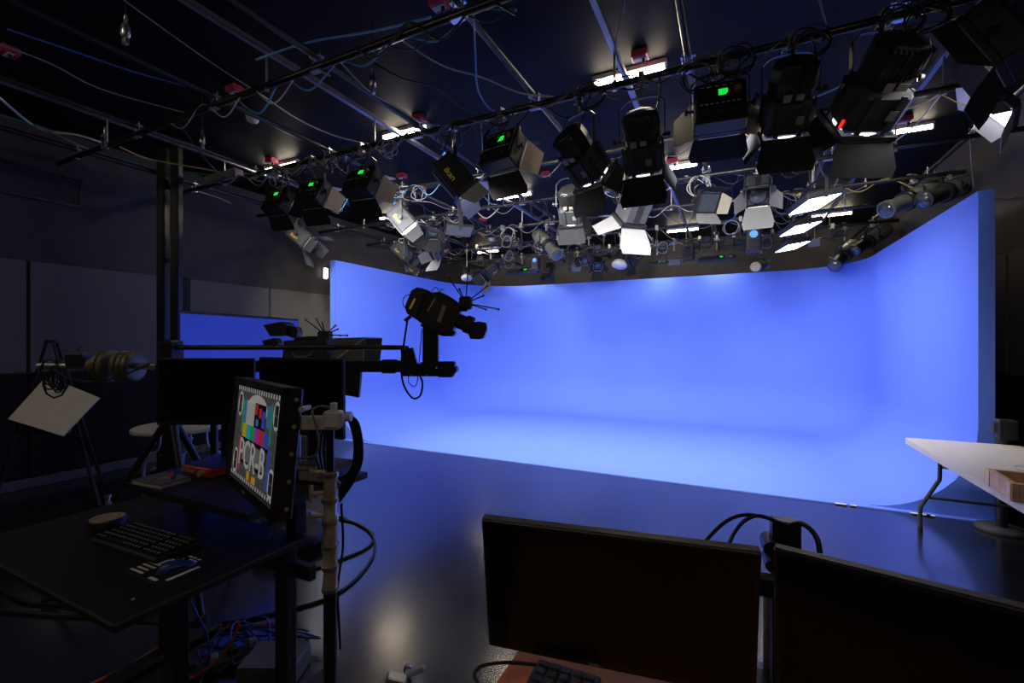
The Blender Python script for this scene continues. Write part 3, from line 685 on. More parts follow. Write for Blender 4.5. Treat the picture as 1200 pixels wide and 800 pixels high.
for px, lab in ((690, 'beside the tilted big fresnel'), (942, 'above the fresnel with a blue lit flap'), (1046, 'above the biggest fresnel light'), (1075, 'between the biggest fresnel and the right box light'), (858, 'above the large box light')):
    x = at(px, 60, Y=ROWS[1]).x; pts = []
    for j in range(34):
        a_ = 2 * PI * j / 10; R_ = .10 + .025 * math.sin(j * .8); pts.append((x + R_ * math.cos(a_) + .002 * j, ROWS[1] - .05 + .025 * math.sin(j * 1.3), ZPX - .07 + R_ * .9 * math.sin(a_)))
    drape('cable_coil', pts, .006, 'cable_black', 'black cable coil on the front pipe ' + lab, 'black coils on the front pipe')

# ================================================================== LEFT SIDE
def frame_mx(p, xdir, tilt=0.0):
    """origin p, local x along horizontal xdir, local z up, local -y is the front; tilt leans the top towards the front"""
    x = Vector((xdir[0], xdir[1], 0)).normalized(); z = Vector((0, 0, 1)); y = z.cross(x)
    R_ = Matrix((x, y, z)).transposed().to_4x4()
    return Matrix.Translation(Vector(p)) @ R_ @ Matrix.Rotation(tilt, 4, 'X')
def place(o, mx): o.matrix_local = mx; return o

# black twin posts by the left wall
p = at(199, 400, D=5.6)
t = thing('post_pair', 'pair of tall black posts by the left wall, floor to ceiling', 'post', (p.x, p.y, 0), TH)
for s in (-1, 1):
    q = obj('post', MB().box((s * .085, 0, ZC / 2), (.10, .10, ZC - .02), bev=.012), 'black_pipe', t)
    obj('foot_plate', MB().box((s * .085, 0, .01), (.16, .18, .02)), 'black_metal', q)
for z in (.6, 1.6, 2.6, 3.5): obj('cross_brace', MB().box((0, .02, z), (.12, .03, .05)), 'black_metal', t)
# air grille
t = thing('air_grille', 'dark slatted air grille high on the left wall', 'grille', (XL, 1.85, 3.34))
obj('frame', MB().box((.02, 0, .16), (.04, 1.5, .03)).box((.02, 0, -.16), (.04, 1.5, .03)).box((.02, .74, 0), (.04, .03, .3)).box((.02, -.74, 0), (.04, .03, .3)), 'black_metal', t)
sl = None
for k in range(12):
    z = -.135 + k * .0245
    if sl is None: sl = MB().box((0, 0, 0), (.03, 1.45, .006), Matrix.Rotation(.6, 4, 'Y')).mesh('slat', 'base_grey')
    o = obj('slat', sl, None, t); o.location = (.02, 0, z)
# easel with white card
pe = at(60, 400, D=4.6); up = Vector((0, 0, 1))
t = thing('easel', 'black three legged easel holding a tilted white card', 'easel', (pe.x, pe.y, 0), TH)
for (dx, dy) in ((-.42, -.15), (.62, -.15), (.02, .55)):
    obj('leg', MB().cyl((dx, dy, 0), (dx * .06, dy * .1, 1.6), .016, n=8), 'black_metal', t)
obj('head', MB().box((0, 0, 1.6), (.11, .05, .03), bev=.006), 'black_metal', t)
obj('ledge', MB().box((.05, -.12, .72), (.5, .05, .03)), 'black_metal', t)
corners = [at(a, b, D=4.32 + dd) for a, b, dd in ((10, 491, 0), (55, 441, .30), (117, 466, .08), (74, 511, -.22))]
n_ = (corners[1] - corners[0]).cross(corners[2] - corners[0]); r_ = ray(74, 511); cam_p = Vector((0, 0, CAMH))
corners[3] = cam_p + r_ * ((corners[0] - cam_p).dot(n_) / r_.dot(n_))
o = obj('white_card', MB().plate([tuple(c - corners[0]) for c in corners], .012), 'card_white'); o.location = corners[0]
tag(o, 'square white card turned on its corner against the black easel', 'card')
# round white table
pt = at(215, 400, D=4.7)
t = thing('round_table', 'small round white folding table behind the black monitors', 'table', (pt.x, pt.y, 0))
obj('tabletop', MB().lathe([(.40, .70), (.43, .705), (.43, .735), (.42, .74)], (0, 0, 0), (0, 0, 1), n=32), 'white_plastic', t)
for k in range(4):
    a = PI / 4 + k * PI / 2; c, s = math.cos(a), math.sin(a)
    obj('leg', MB().tube(smooth_path([(.2 * c, .2 * s, .7), (.22 * c, .22 * s, .5), (.33 * c, .33 * s, .4), (.34 * c, .34 * s, 0)]), .014, n=8), 'galvanised', t)
obj('brace', MB().cyl((.2, .2, .55), (-.2, -.2, .3), .008, n=6).cyl((-.2, .2, .55), (.2, -.2, .3), .008, n=6), 'galvanised', t)
# large display; the cyclorama reflected in it is put in as blue glow
a = at(207, 400, D=3.6); b = at(350, 400, D=5.04); a.z = b.z = 0; wd = (b - a).length; mid = (a + b) / 2
t = thing('large_display', 'wide flat display with the cyclorama reflection put in as blue glow, on a black stand', 'screen', mid)
place(t, frame_mx(mid, b - a))
obj('frame', MB().box((0, .02, 1.42), (wd, .05, .86), bev=.008), 'bezel', t)
obj('screen', MB().box((0, -.008, 1.42), (wd - .05, .008, .81)), 'screen_reflected_blue', t)
obj('stand_post', MB().cyl((-.3, .08, 0), (-.3, .08, 1.5), .03).cyl((.3, .08, 0), (.3, .08, 1.5), .03), 'black_metal', t)
obj('stand_base', MB().box((0, .08, .03), (1.0, .5, .05), bev=.01), 'black_metal', t)

# ------------------------------------------------------------------ jib crane
D_J = 3.0
ph = at(500, 430, D=D_J); pr = at(60, 430, D=D_J)
zj = ph.z
org = at(205, 430, D=D_J); org.z = 0
jm = frame_mx(org, ph - pr)
def jx(px, py, dy=0.0):                        # pixel -> jib local coordinates (x along the arm, z up)
    q = jm.inverted() @ at(px, py, D=D_J); return Vector((q.x, q.y + dy, q.z))
t = thing('camera_jib', 'long black camera jib crane on a tripod with counterweights', 'jib crane', org); place(t, jm)
Z1 = jx(205, 429).z; Z2 = jx(205, 407).z
xa = jx(195, 430).x; xb = jx(490, 430).x; xr = jx(56, 430).x; xh = jx(500, 430).x
obj('main_beam', MB().box(((xa + jx(478, 430).x) / 2, 0, Z1), (jx(478, 430).x - xa, .07, .075), bev=.008), 'black_metal', t)
obj('beam_collar', MB().box((jx(457, 430).x, 0, Z1), (.10, .085, .09), bev=.01), 'black_metal', t)
obj('parallel_rod', MB().cyl((jx(197, 407).x, 0, Z2), (jx(474, 407).x, 0, Z2), .017, n=10), 'black_metal', t)
obj('pivot_head', MB().box((xa + .03, 0, (Z1 + Z2) / 2), (.09, .14, .22), bev=.015).cyl((xa + .03, -.09, Z1), (xa + .03, .09, Z1), .035), 'black_metal', t)
obj('end_bracket', MB().plate([jx(472, 405, -.06), jx(476, 405, -.06), jx(484, 425, -.06), jx(515, 433, -.06), jx(515, 440, -.06), jx(474, 440, -.06)], .01)
    .plate([jx(472, 405, .06), jx(476, 405, .06), jx(484, 425, .06), jx(515, 433, .06), jx(515, 440, .06), jx(474, 440, .06)], .01)
    .plate([jx(480, 408, 0), jx(484, 407, 0), jx(489, 425, 0), jx(482, 424, 0)], .03), 'black_metal', t)
obj('pan_motor', MB().box(jx(523, 433), (.105, .10, .095), bev=.01).box(jx(523, 426), (.12, .09, .03), bev=.006).cyl(jx(532, 433, -.06), jx(532, 433, .06), .025), 'black_plastic', t)
obj('bolt', MB().cyl(jx(485, 439, -.075), jx(485, 439, -.06), .006, n=6).cyl(jx(494, 438.5, -.075), jx(494, 438.5, -.06), .006, n=6).cyl(jx(503, 438.5, -.075), jx(503, 438.5, -.06), .006, n=6), 'brass_steel', t)
obj('rear_tube', MB().cyl((xr - .06, 0, Z1), (xa, 0, Z1), .022, n=12), 'steel', t)
for k, px in enumerate((110, 116, 123, 130, 145, 151, 157)):
    c = jx(px, 428); R_ = (.055, .075, .105, .108, .105, .10, .10)[k]
    w = obj('counterweight', MB().lathe([(R_ * .6, -.014), (R_ * .94, -.016), (R_, -.008), (R_, .008), (R_ * .94, .016), (R_ * .6, .014)], (c.x, 0, Z1), (1, 0, 0), n=28), 'weight_iron', t)
obj('control_box', MB().box(jx(93, 421), (.12, .10, .09), bev=.012), 'black_plastic', t)
obj('antenna', MB().tube(smooth_path([jx(93, 415), jx(92, 409), jx(96, 406)]), .003, n=5), 'black_plastic', t)
pts = []
for k in range(110):
    a = 2 * PI * k / 12; rr = .075 + .03 * math.sin(k * .61); pts.append((jx(65, 430).x + rr * math.cos(a) * .8, .03 * math.sin(k * .37), Z1 - .075 + (rr + .03 * math.sin(k * .23)) * math.sin(a)))
obj('cable_coil', MB().tube(pts, .006, n=5), 'cable_black', t)
obj('rear_cable', MB().tube(smooth_path([jx(74, 435, -.04), jx(90, 443, -.05), jx(120, 446, -.06), jx(150, 440, -.06), jx(182, 426, -.05)]), .006, n=5), 'cable_black', t)
obj('column', MB().cyl((xa + .03, 0, .75), (xa + .03, 0, Z1 - .02), .045).cyl((xa + .03, 0, .72), (xa + .03, 0, .86), .075), 'black_metal', t)
for k in range(3):
    a = math.radians((200, 320, 80)[k]); o = obj('leg', MB().cyl((xa + .03, 0, 1.12), (xa + .03 + .62 * math.cos(a), .62 * math.sin(a), .03), .024, .018, n=8), 'black_metal', t)
    obj('foot', MB().cyl((xa + .03 + .62 * math.cos(a), .62 * math.sin(a), 0), (xa + .03 + .62 * math.cos(a), .62 * math.sin(a), .035), .04, n=10), 'black_plastic', o)
obj('head_cable', MB().tube(smooth_path([jx(480, 373, -.05), jx(477, 395, -.06), jx(474, 425, -.08), jx(476, 448, -.08), jx(486, 464, -.08), jx(495, 462, -.08), jx(498, 448, -.08), jx(494, 438, -.07)]), .007, n=6), 'cable_black', t)
obj('thin_cable', MB().tube(smooth_path([jx(495, 385, -.02), jx(493, 415, -.03), jx(491, 445, -.05), jx(487, 452, -.05), jx(481, 447, -.05), jx(481, 440, -.05)]), .003, n=5), 'cable_black', t)

# ------------------------------------------------------------------ broadcast camera on the jib
cm = frame_mx(at(510, 367, D=D_J), ph - pr)
t = thing('broadcast_camera', 'black broadcast camera with zoom lens tilted down on the jib end', 'camera', (0, 0, 0)); place(t, cm)
ci = cm.inverted()
def cx(px, py, dy=0.0):
    q = ci @ at(px, py, D=D_J); return Vector((q.x, q.y + dy, q.z))
def slab(poly, th, dy=0.0):                      # thick outline in the camera's side plane
    return MB().plate([cx(a, b, dy) for a, b in poly], th)
obj('body', slab([(484, 343), (488, 339.5), (496, 338.5), (503, 341), (531, 355), (540, 366), (534, 379), (532, 388), (521, 391), (497, 380), (481, 368), (478, 361)], .13), 'black_plastic', t)
bt = obj('battery', slab([(485, 342), (492, 338), (498, 340), (501, 343), (489, 374), (480, 368), (477.5, 361)], .16), 'charcoal_body', t)
obj('battery_print', MB().box((0, 0, 0), (.075, .003, .012), Matrix.Translation(cx(486.5, 357, -.083)) @ Matrix.Rotation(math.radians(-63), 4, 'Y')), 'yellow_print', bt)
obj('side_panel', slab([(508, 350), (528, 361), (521, 381), (502, 371)], .006, -.069), 'charcoal_body', t)
obj('brown_band', slab([(521, 358), (525, 360), (518, 379), (514, 377)], .006, -.073), 'tan_door', t)
m_ = MB()
for k in range(4): m_.box((0, 0, 0), (.008, .006, .03), Matrix.Translation(cx(505 + k * 2.0, 363 - k * 3.4, -.072)) @ Matrix.Rotation(math.radians(30), 4, 'Y'))
obj('buttons', m_, 'brass_steel', t)
obj('carry_handle', MB().tube(smooth_path([cx(505, 346), cx(511, 345), cx(517, 345.5), cx(529, 352), cx(537, 358)]), .018, n=8), 'black_plastic', t)
obj('underside_plate', slab([(497, 378), (535, 389), (532, 394), (520, 394), (494, 382)], .10), 'black_metal', t)
ax = (cx(566, 387) - cx(535, 375)).normalized()
p0 = cx(535, 375)
obj('lens_barrel', MB().lathe([(.042, 0), (.05, .02), (.05, .06), (.06, .065), (.06, .11), (.052, .115)], p0, ax, n=18), 'black_plastic', t)
obj('lens_hood', slab([(551, 379), (562, 377), (570, 378.5), (571, 386), (567, 396), (562, 397.5), (552, 397), (550, 392)], .13), 'black_plastic', t)
obj('zoom_grip', MB().box((0, 0, 0), (.10, .05, .06), Matrix.Translation(cx(545, 382, -.06)) @ Matrix.Rotation(math.radians(25), 4, 'Y'), bev=.015), 'black_plastic', t)
hub = cx(546, 355)
obj('tracker_body', MB().box(hub, (.085, .08, .085), bev=.012).box(hub + Vector((-.03, 0, -.03)), (.09, .05, .05), bev=.01), 'black_plastic', t)
for (a, b) in ((525, 324), (539, 340), (548, 322), (565, 347), (570, 336), (568, 362), (583, 362)):
    e = cx(a, b); o = obj('marker_arm', MB().cyl(hub, e, .0045, n=6), 'black_plastic', t); obj('red_tip', MB().lathe([(.003, 0), (.008, .004), (.008, .012), (.003, .016)], e, e - hub, n=8), 'red_tip', o)
obj('tilt_arm', slab([(496, 382), (514, 386), (514, 430), (496, 430)], .05), 'black_metal', t)
obj('tilt_plate', slab([(494, 424), (534, 424), (533, 430), (496, 430)], .09), 'black_metal', t)
obj('wire_loop', MB().tube(smooth_path([cx(486, 347), cx(479, 345), cx(472.5, 350), cx(473, 358), cx(478, 363)]), .003, n=5), 'cable_black', t)
obj('cable_plug', MB().cyl(cx(476, 376, -.04), cx(483, 371, -.04), .012, n=8), 'black_plastic', t)
obj('small_loops', MB().tube(smooth_path([cx(505, 343), cx(509, 337), cx(513, 338), cx(515, 344), cx(517, 339), cx(521, 341)]), .0025, n=5), 'cable_black', t)

# ------------------------------------------------------------------ second camera with teleprompter
D_P = 3.6
pm = frame_mx(at(370, 400, D=D_P).xy.to_3d(), (CS, SN)); pi_ = pm.inverted()
def qx(px, py, dy=0.0):
    q = pi_ @ at(px, py, D=D_P); return Vector((q.x, q.y + dy, q.z))
t = thing('studio_camera', 'studio camera with viewfinder and grey teleprompter hood on a pedestal', 'camera', (0, 0, 0)); place(t, pm)
def slabp(poly, th, dy=0.0): return MB().plate([qx(a, b, dy) for a, b in poly], th)
obj('body', slabp([(338, 399), (386, 396), (388, 420), (336, 420)], .14), 'charcoal_body', t)
vf = obj('viewfinder', slabp([(314, 381), (336, 377), (341, 380), (340, 393), (322, 394)], .14), 'black_plastic', t)
obj('eyepiece', slabp([(340, 382), (350, 383), (352, 389), (349, 397), (341, 394)], .09), 'black_plastic', vf)
obj('side_monitor', slabp([(311, 399), (325, 396), (330, 402), (328, 408), (314, 407)], .10), 'black_plastic', t)
obj('handle', MB().tube(smooth_path([qx(345, 400), qx(352, 397), qx(372, 396), qx(380, 399)]), .016, n=8), 'black_plastic', t)
obj('top_rig', MB().box(qx(381, 393), (.09, .09, .07), bev=.01), 'charcoal_body', t)
hb = qx(381, 392)
for (a, b) in ((359, 375), (371.5, 375), (378, 379), (392.5, 382), (395, 386), (398, 393), (406, 393)):
    e = qx(a, b); o = obj('marker_arm', MB().cyl(hb, e, .005, n=6), 'black_plastic', t); obj('red_tip', MB().lathe([(.003, 0), (.009, .004), (.009, .012), (.003, .016)], e, e - hb, n=8), 'red_tip', o)
obj('prompter_hood', MB().plate([qx(400, 397, -.16), qx(439, 396, -.22), qx(436, 424, -.22), qx(396, 424, -.16)], .01)
    .plate([qx(400, 397, .16), qx(439, 396, .22), qx(436, 424, .22), qx(396, 424, .16)], .01)
    .plate([qx(400, 397, -.16), qx(439, 396, -.22), qx(439, 396, .22), qx(400, 397, .16)], .01), 'fabric_grey', t)
obj('hood_strap', MB().plate([qx(436, 397, -.23), qx(439, 397, -.23), qx(402, 423, -.19), qx(397, 423, -.19)], .004), 'cable_white', t)
obj('prompter_screen', MB().plate([qx(406, 428, -.12), qx(431, 430, -.14), qx(428, 463, -.14), qx(404, 459, -.12)], .03), 'black_plastic', t)
obj('cable', MB().tube(smooth_path([qx(348, 412, -.09), qx(354, 417, -.1), qx(366, 417, -.1), qx(374, 411, -.09)]), .006, n=5), 'cable_green', t)
cb = qx(343, 420)
obj('column', MB().cyl((cb.x, 0, .25), (cb.x, 0, cb.z), .06), 'black_metal', t)
obj('support_rail', MB().box(((cb.x + qx(420, 420).x) / 2, 0, cb.z - .0), (.45, .06, .05)), 'black_metal', t)
obj('pedestal_base', MB().lathe([(.28, .06), (.28, .14), (.12, .24), (.08, .26)], (cb.x, 0, 0), (0, 0, 1), n=24), 'black_metal', t)
for k in range(3):
    a = k * 2 * PI / 3; obj('caster', MB().cyl((cb.x + .22 * math.cos(a) - .02, .22 * math.sin(a), .04), (cb.x + .22 * math.cos(a) + .02, .22 * math.sin(a), .04), .04), 'black_plastic', t)

# ================================================================== LEFT WORKSTATION
t = thing('workstation_desk', 'black standing workstation with keyboard surface and raised shelf', 'desk', (-2.1, 1.1, 0))
O = Vector((-2.1, 1.1, 0))
def L(x, y, z): return (x + 2.1, y - 1.1, z)
obj('keyboard_surface', MB().box(L(-2.30, 1.05, .735), (1.26, .70, .03), bev=.006), 'desk_black', t)
obj('raised_shelf', MB().plate([L(-2.52, 1.10, .935), L(-1.64, 1.10, .935), L(-1.64, 1.72, .935), L(-2.68, 1.72, .935)], .03), 'desk_black', t)
for (x, y) in ((-1.95, 1.02), (-1.73, 1.33), (-2.6, 1.32)):
    l = obj('leg', MB().box(L(x, y, .36), (.075, .055, .72), bev=.006), 'black_metal', t)
    obj('foot', MB().box(L(x, y, .02), (.09, .5, .035), bev=.01), 'black_metal', l)
for x in (-2.5, -1.75): obj('shelf_post', MB().box(L(x, 1.40, .835), (.06, .05, .17)), 'black_metal', t)
obj('crossbar', MB().box(L(-2.1, 1.36, .62), (1.0, .03, .06)), 'black_metal', t)
obj('bolt', MB().cyl(L(-1.78, .80, .75), L(-1.78, .80, .753), .006, n=8), 'brass_steel', t)
for px, py in ((216, 597), (126, 588)):
    q = at(px, py, Y=1.36); m_ = MB().cyl((0, 0, -.03), (0, 0, .03), .012, n=10).cyl((0, 0, .03), (0, 0, .04), .018, n=10).box((.02, 0, -.02), (.02, .02, .05))
    o = obj('clamp_screw', m_, 'steel', t); o.location = q - O
# keyboard
zk = .75
t = thing('keyboard', 'black full size keyboard on the left workstation', 'keyboard', (-2.205, 1.035, zk), math.radians(2))
obj('case', MB().box((0, 0, .012), (.46, .17, .024), bev=.006), 'key_black', t)
m_ = MB()
for r in range(6):
    for c in range(21):
        if c in (15, ) or (r == 0 and c in (1, 10)): continue
        if r == 5 and 3 <= c <= 8: continue
        m_.box((-.21 + c * .021, -.065 + (5 - r) * .0 + (r) * .0 + (.065 * 2 / 5) * (5 - r), .029), (.016, .019, .012))
m_.box((-.21 + 5.5 * .021, -.065, .029), (.12, .019, .012))
obj('keys', m_, 'key_black', t, kind='stuff')
m_ = MB()
for r in range(6):
    for c in range(21):
        if c == 15 or (r == 5 and 3 <= c <= 8): continue
        m_.box((-.212 + c * .021, -.064 + .026 * (5 - r), .0355), (.006, .006, .001))
obj('key_legends', m_, 'paper', t, kind='stuff')
# mouse mat and mouse
pmx = at(203, 664, Z=.755)
t = thing('mouse_mat', 'black mouse mat with white printed blocks beside the keyboard', 'mouse mat', (pmx.x, pmx.y, .75), math.radians(0))
obj('mat', MB().box((0, 0, .002), (.24, .19, .004), bev=.001), 'black_plastic', t)
m_ = MB()
for k in range(4): m_.box((-.09 + .0 * k, -.075 + k * .02, .0045), (.08 - .012 * (k % 2), .009, .001))
for k in range(3): m_.box((-.03 + k * .028, .06, .0045), (.022, .012, .001)); m_.box((-.03 + k * .028, .078, .0045), (.02, .008, .001))
m_.box((-.03, .03, .0045), (.10, .012, .001)); m_.box((.085, -.01, .0045), (.016, .11, .001)); m_.box((-.075, .01, .0045), (.014, .05, .001)); m_.box((.03, -.08, .0045), (.05, .012, .001))
obj('white_print', m_, 'white_print', t)
q = at(207, 660, Z=.775)
t = thing('computer_mouse', 'dark blue and black computer mouse on the printed mat', 'mouse', (q.x, q.y, .7542), math.radians(-22))
nv = 12; vs = []; fs = []
for i in range(9):
    u = -1 + 2 * i / 8; wv = math.sqrt(max(0.02, 1 - u * u * .96)); hh = .034 * (1 - .45 * (u + .15) ** 2) * (wv ** .4)
    for k in range(nv + 1):
        a = PI * k / nv; vs.append((.031 * wv * math.cos(a), .06 * u, hh * math.sin(a) ** .8))
for i in range(8):
    for k in range(nv): fs.append((i * 13 + k, i * 13 + k + 1, (i + 1) * 13 + k + 1, (i + 1) * 13 + k))
fs.append(tuple(range(12, -1, -1))); fs.append(tuple(8 * 13 + k for k in range(13)))
obj('shell', MB()._add(vs, fs, True), 'mouse_blue', t)
obj('wheel', MB().cyl((-.004, .03, .028), (.004, .03, .028), .008), 'black_plastic', t)
obj('side_grip', MB().box((-.028, 0, .012), (.006, .05, .012), bev=.003).box((.028, 0, .012), (.006, .05, .012), bev=.003), 'black_plastic', t)
drape('mouse_cable', [(q.x + .02, q.y + .06, .77), (q.x + .05, q.y + .16, .758), (q.x + .07, q.y + .3, .758), (q.x + .03, q.y + .36, .76)], .002, 'cable_black', 'thin black mouse cord trailing to the back of the desk', None)
# tape roll
q = at(126, 612, Z=.79)
t = thing('tape_roll', 'roll of black tape with tan core lying behind the keyboard', 'tape roll', (q.x, q.y, .75))
obj('roll', MB().lathe([(.064, 0), (.066, .004), (.066, .058), (.063, .062), (.045, .0625)], (0, 0, 0), (0, 0, 1), n=28), 'black_plastic', t)
obj('core', MB().lathe([(.062, .0628), (.061, .065), (.04, .065), (.04, .055)], (0, 0, 0), (0, 0, 1), n=28), 'tape_tan', t)
# notebook, audio interface on the shelf
ZS = .951
q = at(190, 565, Z=ZS)
t = thing('notebook', 'notebook with a dark cover and coloured notes on the raised shelf', 'notebook', (q.x, q.y, ZS), math.radians(4))
obj('pages', MB().box((0, 0, .008), (.20, .13, .016)), 'paper', t)
obj('cover', MB().box((0, 0, .018), (.205, .135, .004)), 'paper_cover', t)
obj('sticker', MB().box((.02, .0, .021), (.05, .03, .002), Matrix.Rotation(.4, 4, 'Z')), 'cable_yellow', t); obj('sticker', MB().box((.05, -.04, .021), (.11, .012, .002)), 'red_paint', t)
o = obj('red_marker', MB().cyl((-.045, 0, .007), (.045, 0, .007), .007).cyl((.045, 0, .007), (.06, 0, .007), .006, .003), 'red_paint'); o.location = (q.x + .02, q.y + .03, ZS + .0225); o.rotation_euler = (0, 0, -.5)
tag(o, 'red marker pen lying on the notebook', 'pen')
q = at(238, 556, Z=ZS)
t = thing('audio_interface', 'red and black audio interface box with silver knobs on the shelf', 'audio box', (q.x, q.y + .04, ZS), math.radians(3))
obj('case', MB().box((0, 0, .024), (.22, .15, .046), bev=.006), 'red_paint', t)
obj('lid', MB().box((0, .004, .048), (.215, .14, .004)), 'black_plastic', t)
obj('front_panel', MB().box((0, -.077, .024), (.19, .006, .034)), 'red_paint', t)
obj('knob', MB().cyl((.055, -.078, .024), (.055, -.098, .024), .014, n=14), 'brass_steel', t)
for k in range(4): obj('knob', MB().cyl((-.08 + k * .026, -.078, .028), (-.08 + k * .026, -.09, .028), .007, n=10), 'brass_steel', t)
# small boxes at the shelf's far end
q = at(408, 562, Z=ZS)
t = thing('control_box', 'small black electronics box with cables at the end of the shelf', 'electronics', (-1.77, 1.57, ZS), math.radians(8))
obj('case', MB().box((0, 0, .035), (.22, .20, .07), bev=.015), 'black_plastic', t)
obj('front_panel', MB().box((.02, -.102, .03), (.15, .004, .04)), 'cable_grey', t)
obj('indicator', MB().box((.06, -.105, .03), (.02, .004, .008)), 'cable_green', t)
# two black monitors on arms behind the shelf
def flat_monitor(name, label, pa, pb, zt, h, post=None, tilt=0.0, matf='bezel'):
    a = Vector((pa.x, pa.y, 0)); b = Vector((pb.x, pb.y, 0)); wd = (b - a).length
    t = thing(name, label, 'monitor', (0, 0, 0)); mid = (a + b) / 2; mid.z = zt
    place(t, frame_mx(mid, b - a, tilt))
    obj('case', MB().box((0, .013, -h / 2), (wd, .024, h), bev=.004), matf, t)
    obj('screen', MB().box((0, .0005, -h / 2 + .004), (wd - .022, .003, h - .036)), 'screen_black', t)
    obj('back_cover', MB().box((0, .045, -h / 2), (wd * .6, .05, h * .6), bev=.02), 'black_plastic', t)
    return t, wd
t, wd = flat_monitor('computer_monitor', 'black monitor beside the post pair, left of two behind the raised shelf', at(183, 420, D=2.45), at(297, 420, D=2.45), 1.51, .36)
obj('stand', MB().cyl((.06, .09, -.3), (.06, .09, -.55), .025).box((.06, .09, -.2), (.1, .05, .1)).box((.08, .06, -.552), (.2, .14, .012)), 'black_metal', t)
t, wd = flat_monitor('computer_monitor', 'black monitor behind the test pattern screen, right of two behind the shelf', at(303, 420, D=2.4), at(401, 420, D=2.15), 1.518, .385)
obj('stand', MB().cyl((0, .09, -.3), (0, .09, -.56), .025).box((0, .09, -.2), (.1, .05, .1)).box((0, .07, -.56), (.22, .16, .012)), 'black_metal', t)

# ------------------------------------------------------------------ test pattern monitor on a stand
A = Vector((-1.64, 1.03, 0)); B = Vector((-1.135, .844, 0)); MW = (B - A).length; mh = .365
tm = frame_mx(((A + B) / 2).to_3d() + Vector((.025, 0, 1.290)), B - A, math.radians(-5))
t = thing('test_pattern_monitor', 'black production monitor showing a colour test pattern with white letters', 'monitor', (0, 0, 0)); place(t, tm)
obj('case', MB().box((0, .021, 0), (MW, .042, mh), bev=.006), 'black_plastic', t)
obj('bezel', MB().box((0, -.002, mh / 2 - .012), (MW, .02, .024)).box((0, -.002, -mh / 2 + .016), (MW, .02, .032)).box((-MW / 2 + .012, -.002, 0), (.024, .02, mh)).box((MW / 2 - .012, -.002, 0), (.024, .02, mh)), 'bezel', t)
obj('power_button', MB().box((-.02, -.013, -mh / 2 + .014), (.03, .004, .008), bev=.001), 'cable_grey', t)
for (y, z) in ((.022, .15), (.022, .075), (.022, .0), (.022, -.075), (.022, -.15)):
    obj('screw', MB().cyl((MW / 2, y, z), (MW / 2 + .003, y, z), .006, n=8), 'brass_steel', t)
obj('mount_plate', MB().box((.05, .06, .02), (.12, .02, .12)), 'white_metal', t)
SWd, SHt = MW - .05, mh - .06; zc = .004
def em(name, c, k=.55): return mat(name, c, .5, emit=k, ecol=c, noise=.01)
PAL = [('tc_bg', (.03, .03, .032)), ('tc_white', (.62, .60, .60)), ('tc_grey', (.20, .20, .21)), ('tc_red', (.60, .04, .06)), ('tc_blue', (.06, .10, .70)), ('tc_green', (.02, .40, .16)),
       ('tc_yellow', (.65, .50, .02)), ('tc_cyan', (.03, .50, .52)), ('tc_magenta', (.55, .04, .45)), ('tc_lblue', (.06, .24, .55)), ('tc_black', (.002, .002, .002)), ('tc_mid', (.09, .09, .095))]
for nme, c in PAL: em(nme, c, .26)
sc = MB(); LAY = [0]
def R(x0, z0, x1, z1, k, ly=1):          # rectangle in 0..1 screen units
    sc.cur = k; xx = [(-.5 + v) * SWd for v in (x0, x1)]; zz = [(-.5 + v) * SHt + zc for v in (z0, z1)]
    y = -.001 - .0004 * ly
    sc.quad((xx[0], y, zz[0]), (xx[1], y, zz[0]), (xx[1], y, zz[1]), (xx[0], y, zz[1]))
def E(x, z, rx, rz, k, ly=3):
    sc.cur = k; y = -.001 - .0004 * ly; n_ = 20
    sc._add([((-.5 + x + rx * math.cos(2 * PI * i / n_)) * SWd, y, (-.5 + z + rz * math.sin(2 * PI * i / n_)) * SHt + zc) for i in range(n_)], [tuple(range(n_))])
R(0, 0, 1, 1, 0, 0); R(.0, .04, 1, .95, 11, 1)
for i in range(20):
    R(i / 20 + .004, .95, i / 20 + .03, 1, 1); R(i / 20 + .004, 0, i / 20 + .03, .04, 1)
for i in range(1, 14): R(i / 14 - .0015, .04, i / 14 + .0015, .95, 2, 2)
for i in range(1, 9): R(0, .04 + i * .91 / 9 - .002, 1, .04 + i * .91 / 9 + .002, 2, 2)
E(.5, .80, .22, .145, 1, 2.5)
for (x, z) in ((.10, .80), (.90, .80), (.10, .17), (.90, .17)):
    E(x, z, .062, .14, 1, 3); R(x - .032, z - .10, x + .032, z + .10, 10, 4); R(x - .002, z - .10, x + .002, z + .10, 2, 5); R(x - .032, z - .004, x + .032, z + .004, 2, 5)
R(.20, .62, .27, .86, 9, 4); R(.27, .60, .46, .86, 1, 4); R(.46, .60, .70, .86, 10, 4); R(.72, .66, .79, .87, 9, 4)
for i in range(5): R(.29 + i * .035, .62, .297 + i * .035, .84, 2, 5)
R(.47, .74, .53, .85, 3, 5); R(.56, .72, .62, .82, 3, 5); R(.50, .63, .56, .70, 9, 5); R(.63, .63, .69, .8, 4, 5)
R(.17, .50, .20, .86, 5, 4); R(.80, .50, .83, .90, 5, 4)
for i, k in enumerate((6, 7, 5, 8, 3, 4)): R(.21 + i * .098, .46, .21 + (i + 1) * .098, .61, k, 5)
R(.20, .42, .80, .46, 10, 5)
R(.22, .18, .78, .41, 10, 3); R(.25, .22, .75, .41, 2, 4); R(.48, .34, .53, .41, 10, 5)
R(.15, .08, .19, .45, 3, 4); R(.81, .08, .85, .46, 4, 4)
R(.40, .05, .46, .14, 6, 4); R(.46, .04, .52, .10, 3, 4); R(.52, .05, .60, .12, 6, 4)
obj('screen', sc, [nme for nme, c in PAL], t)
tx = text_mesh('PCR-B', .095, 'tc_white', .0004); o = obj('screen_text', tx, None, t)
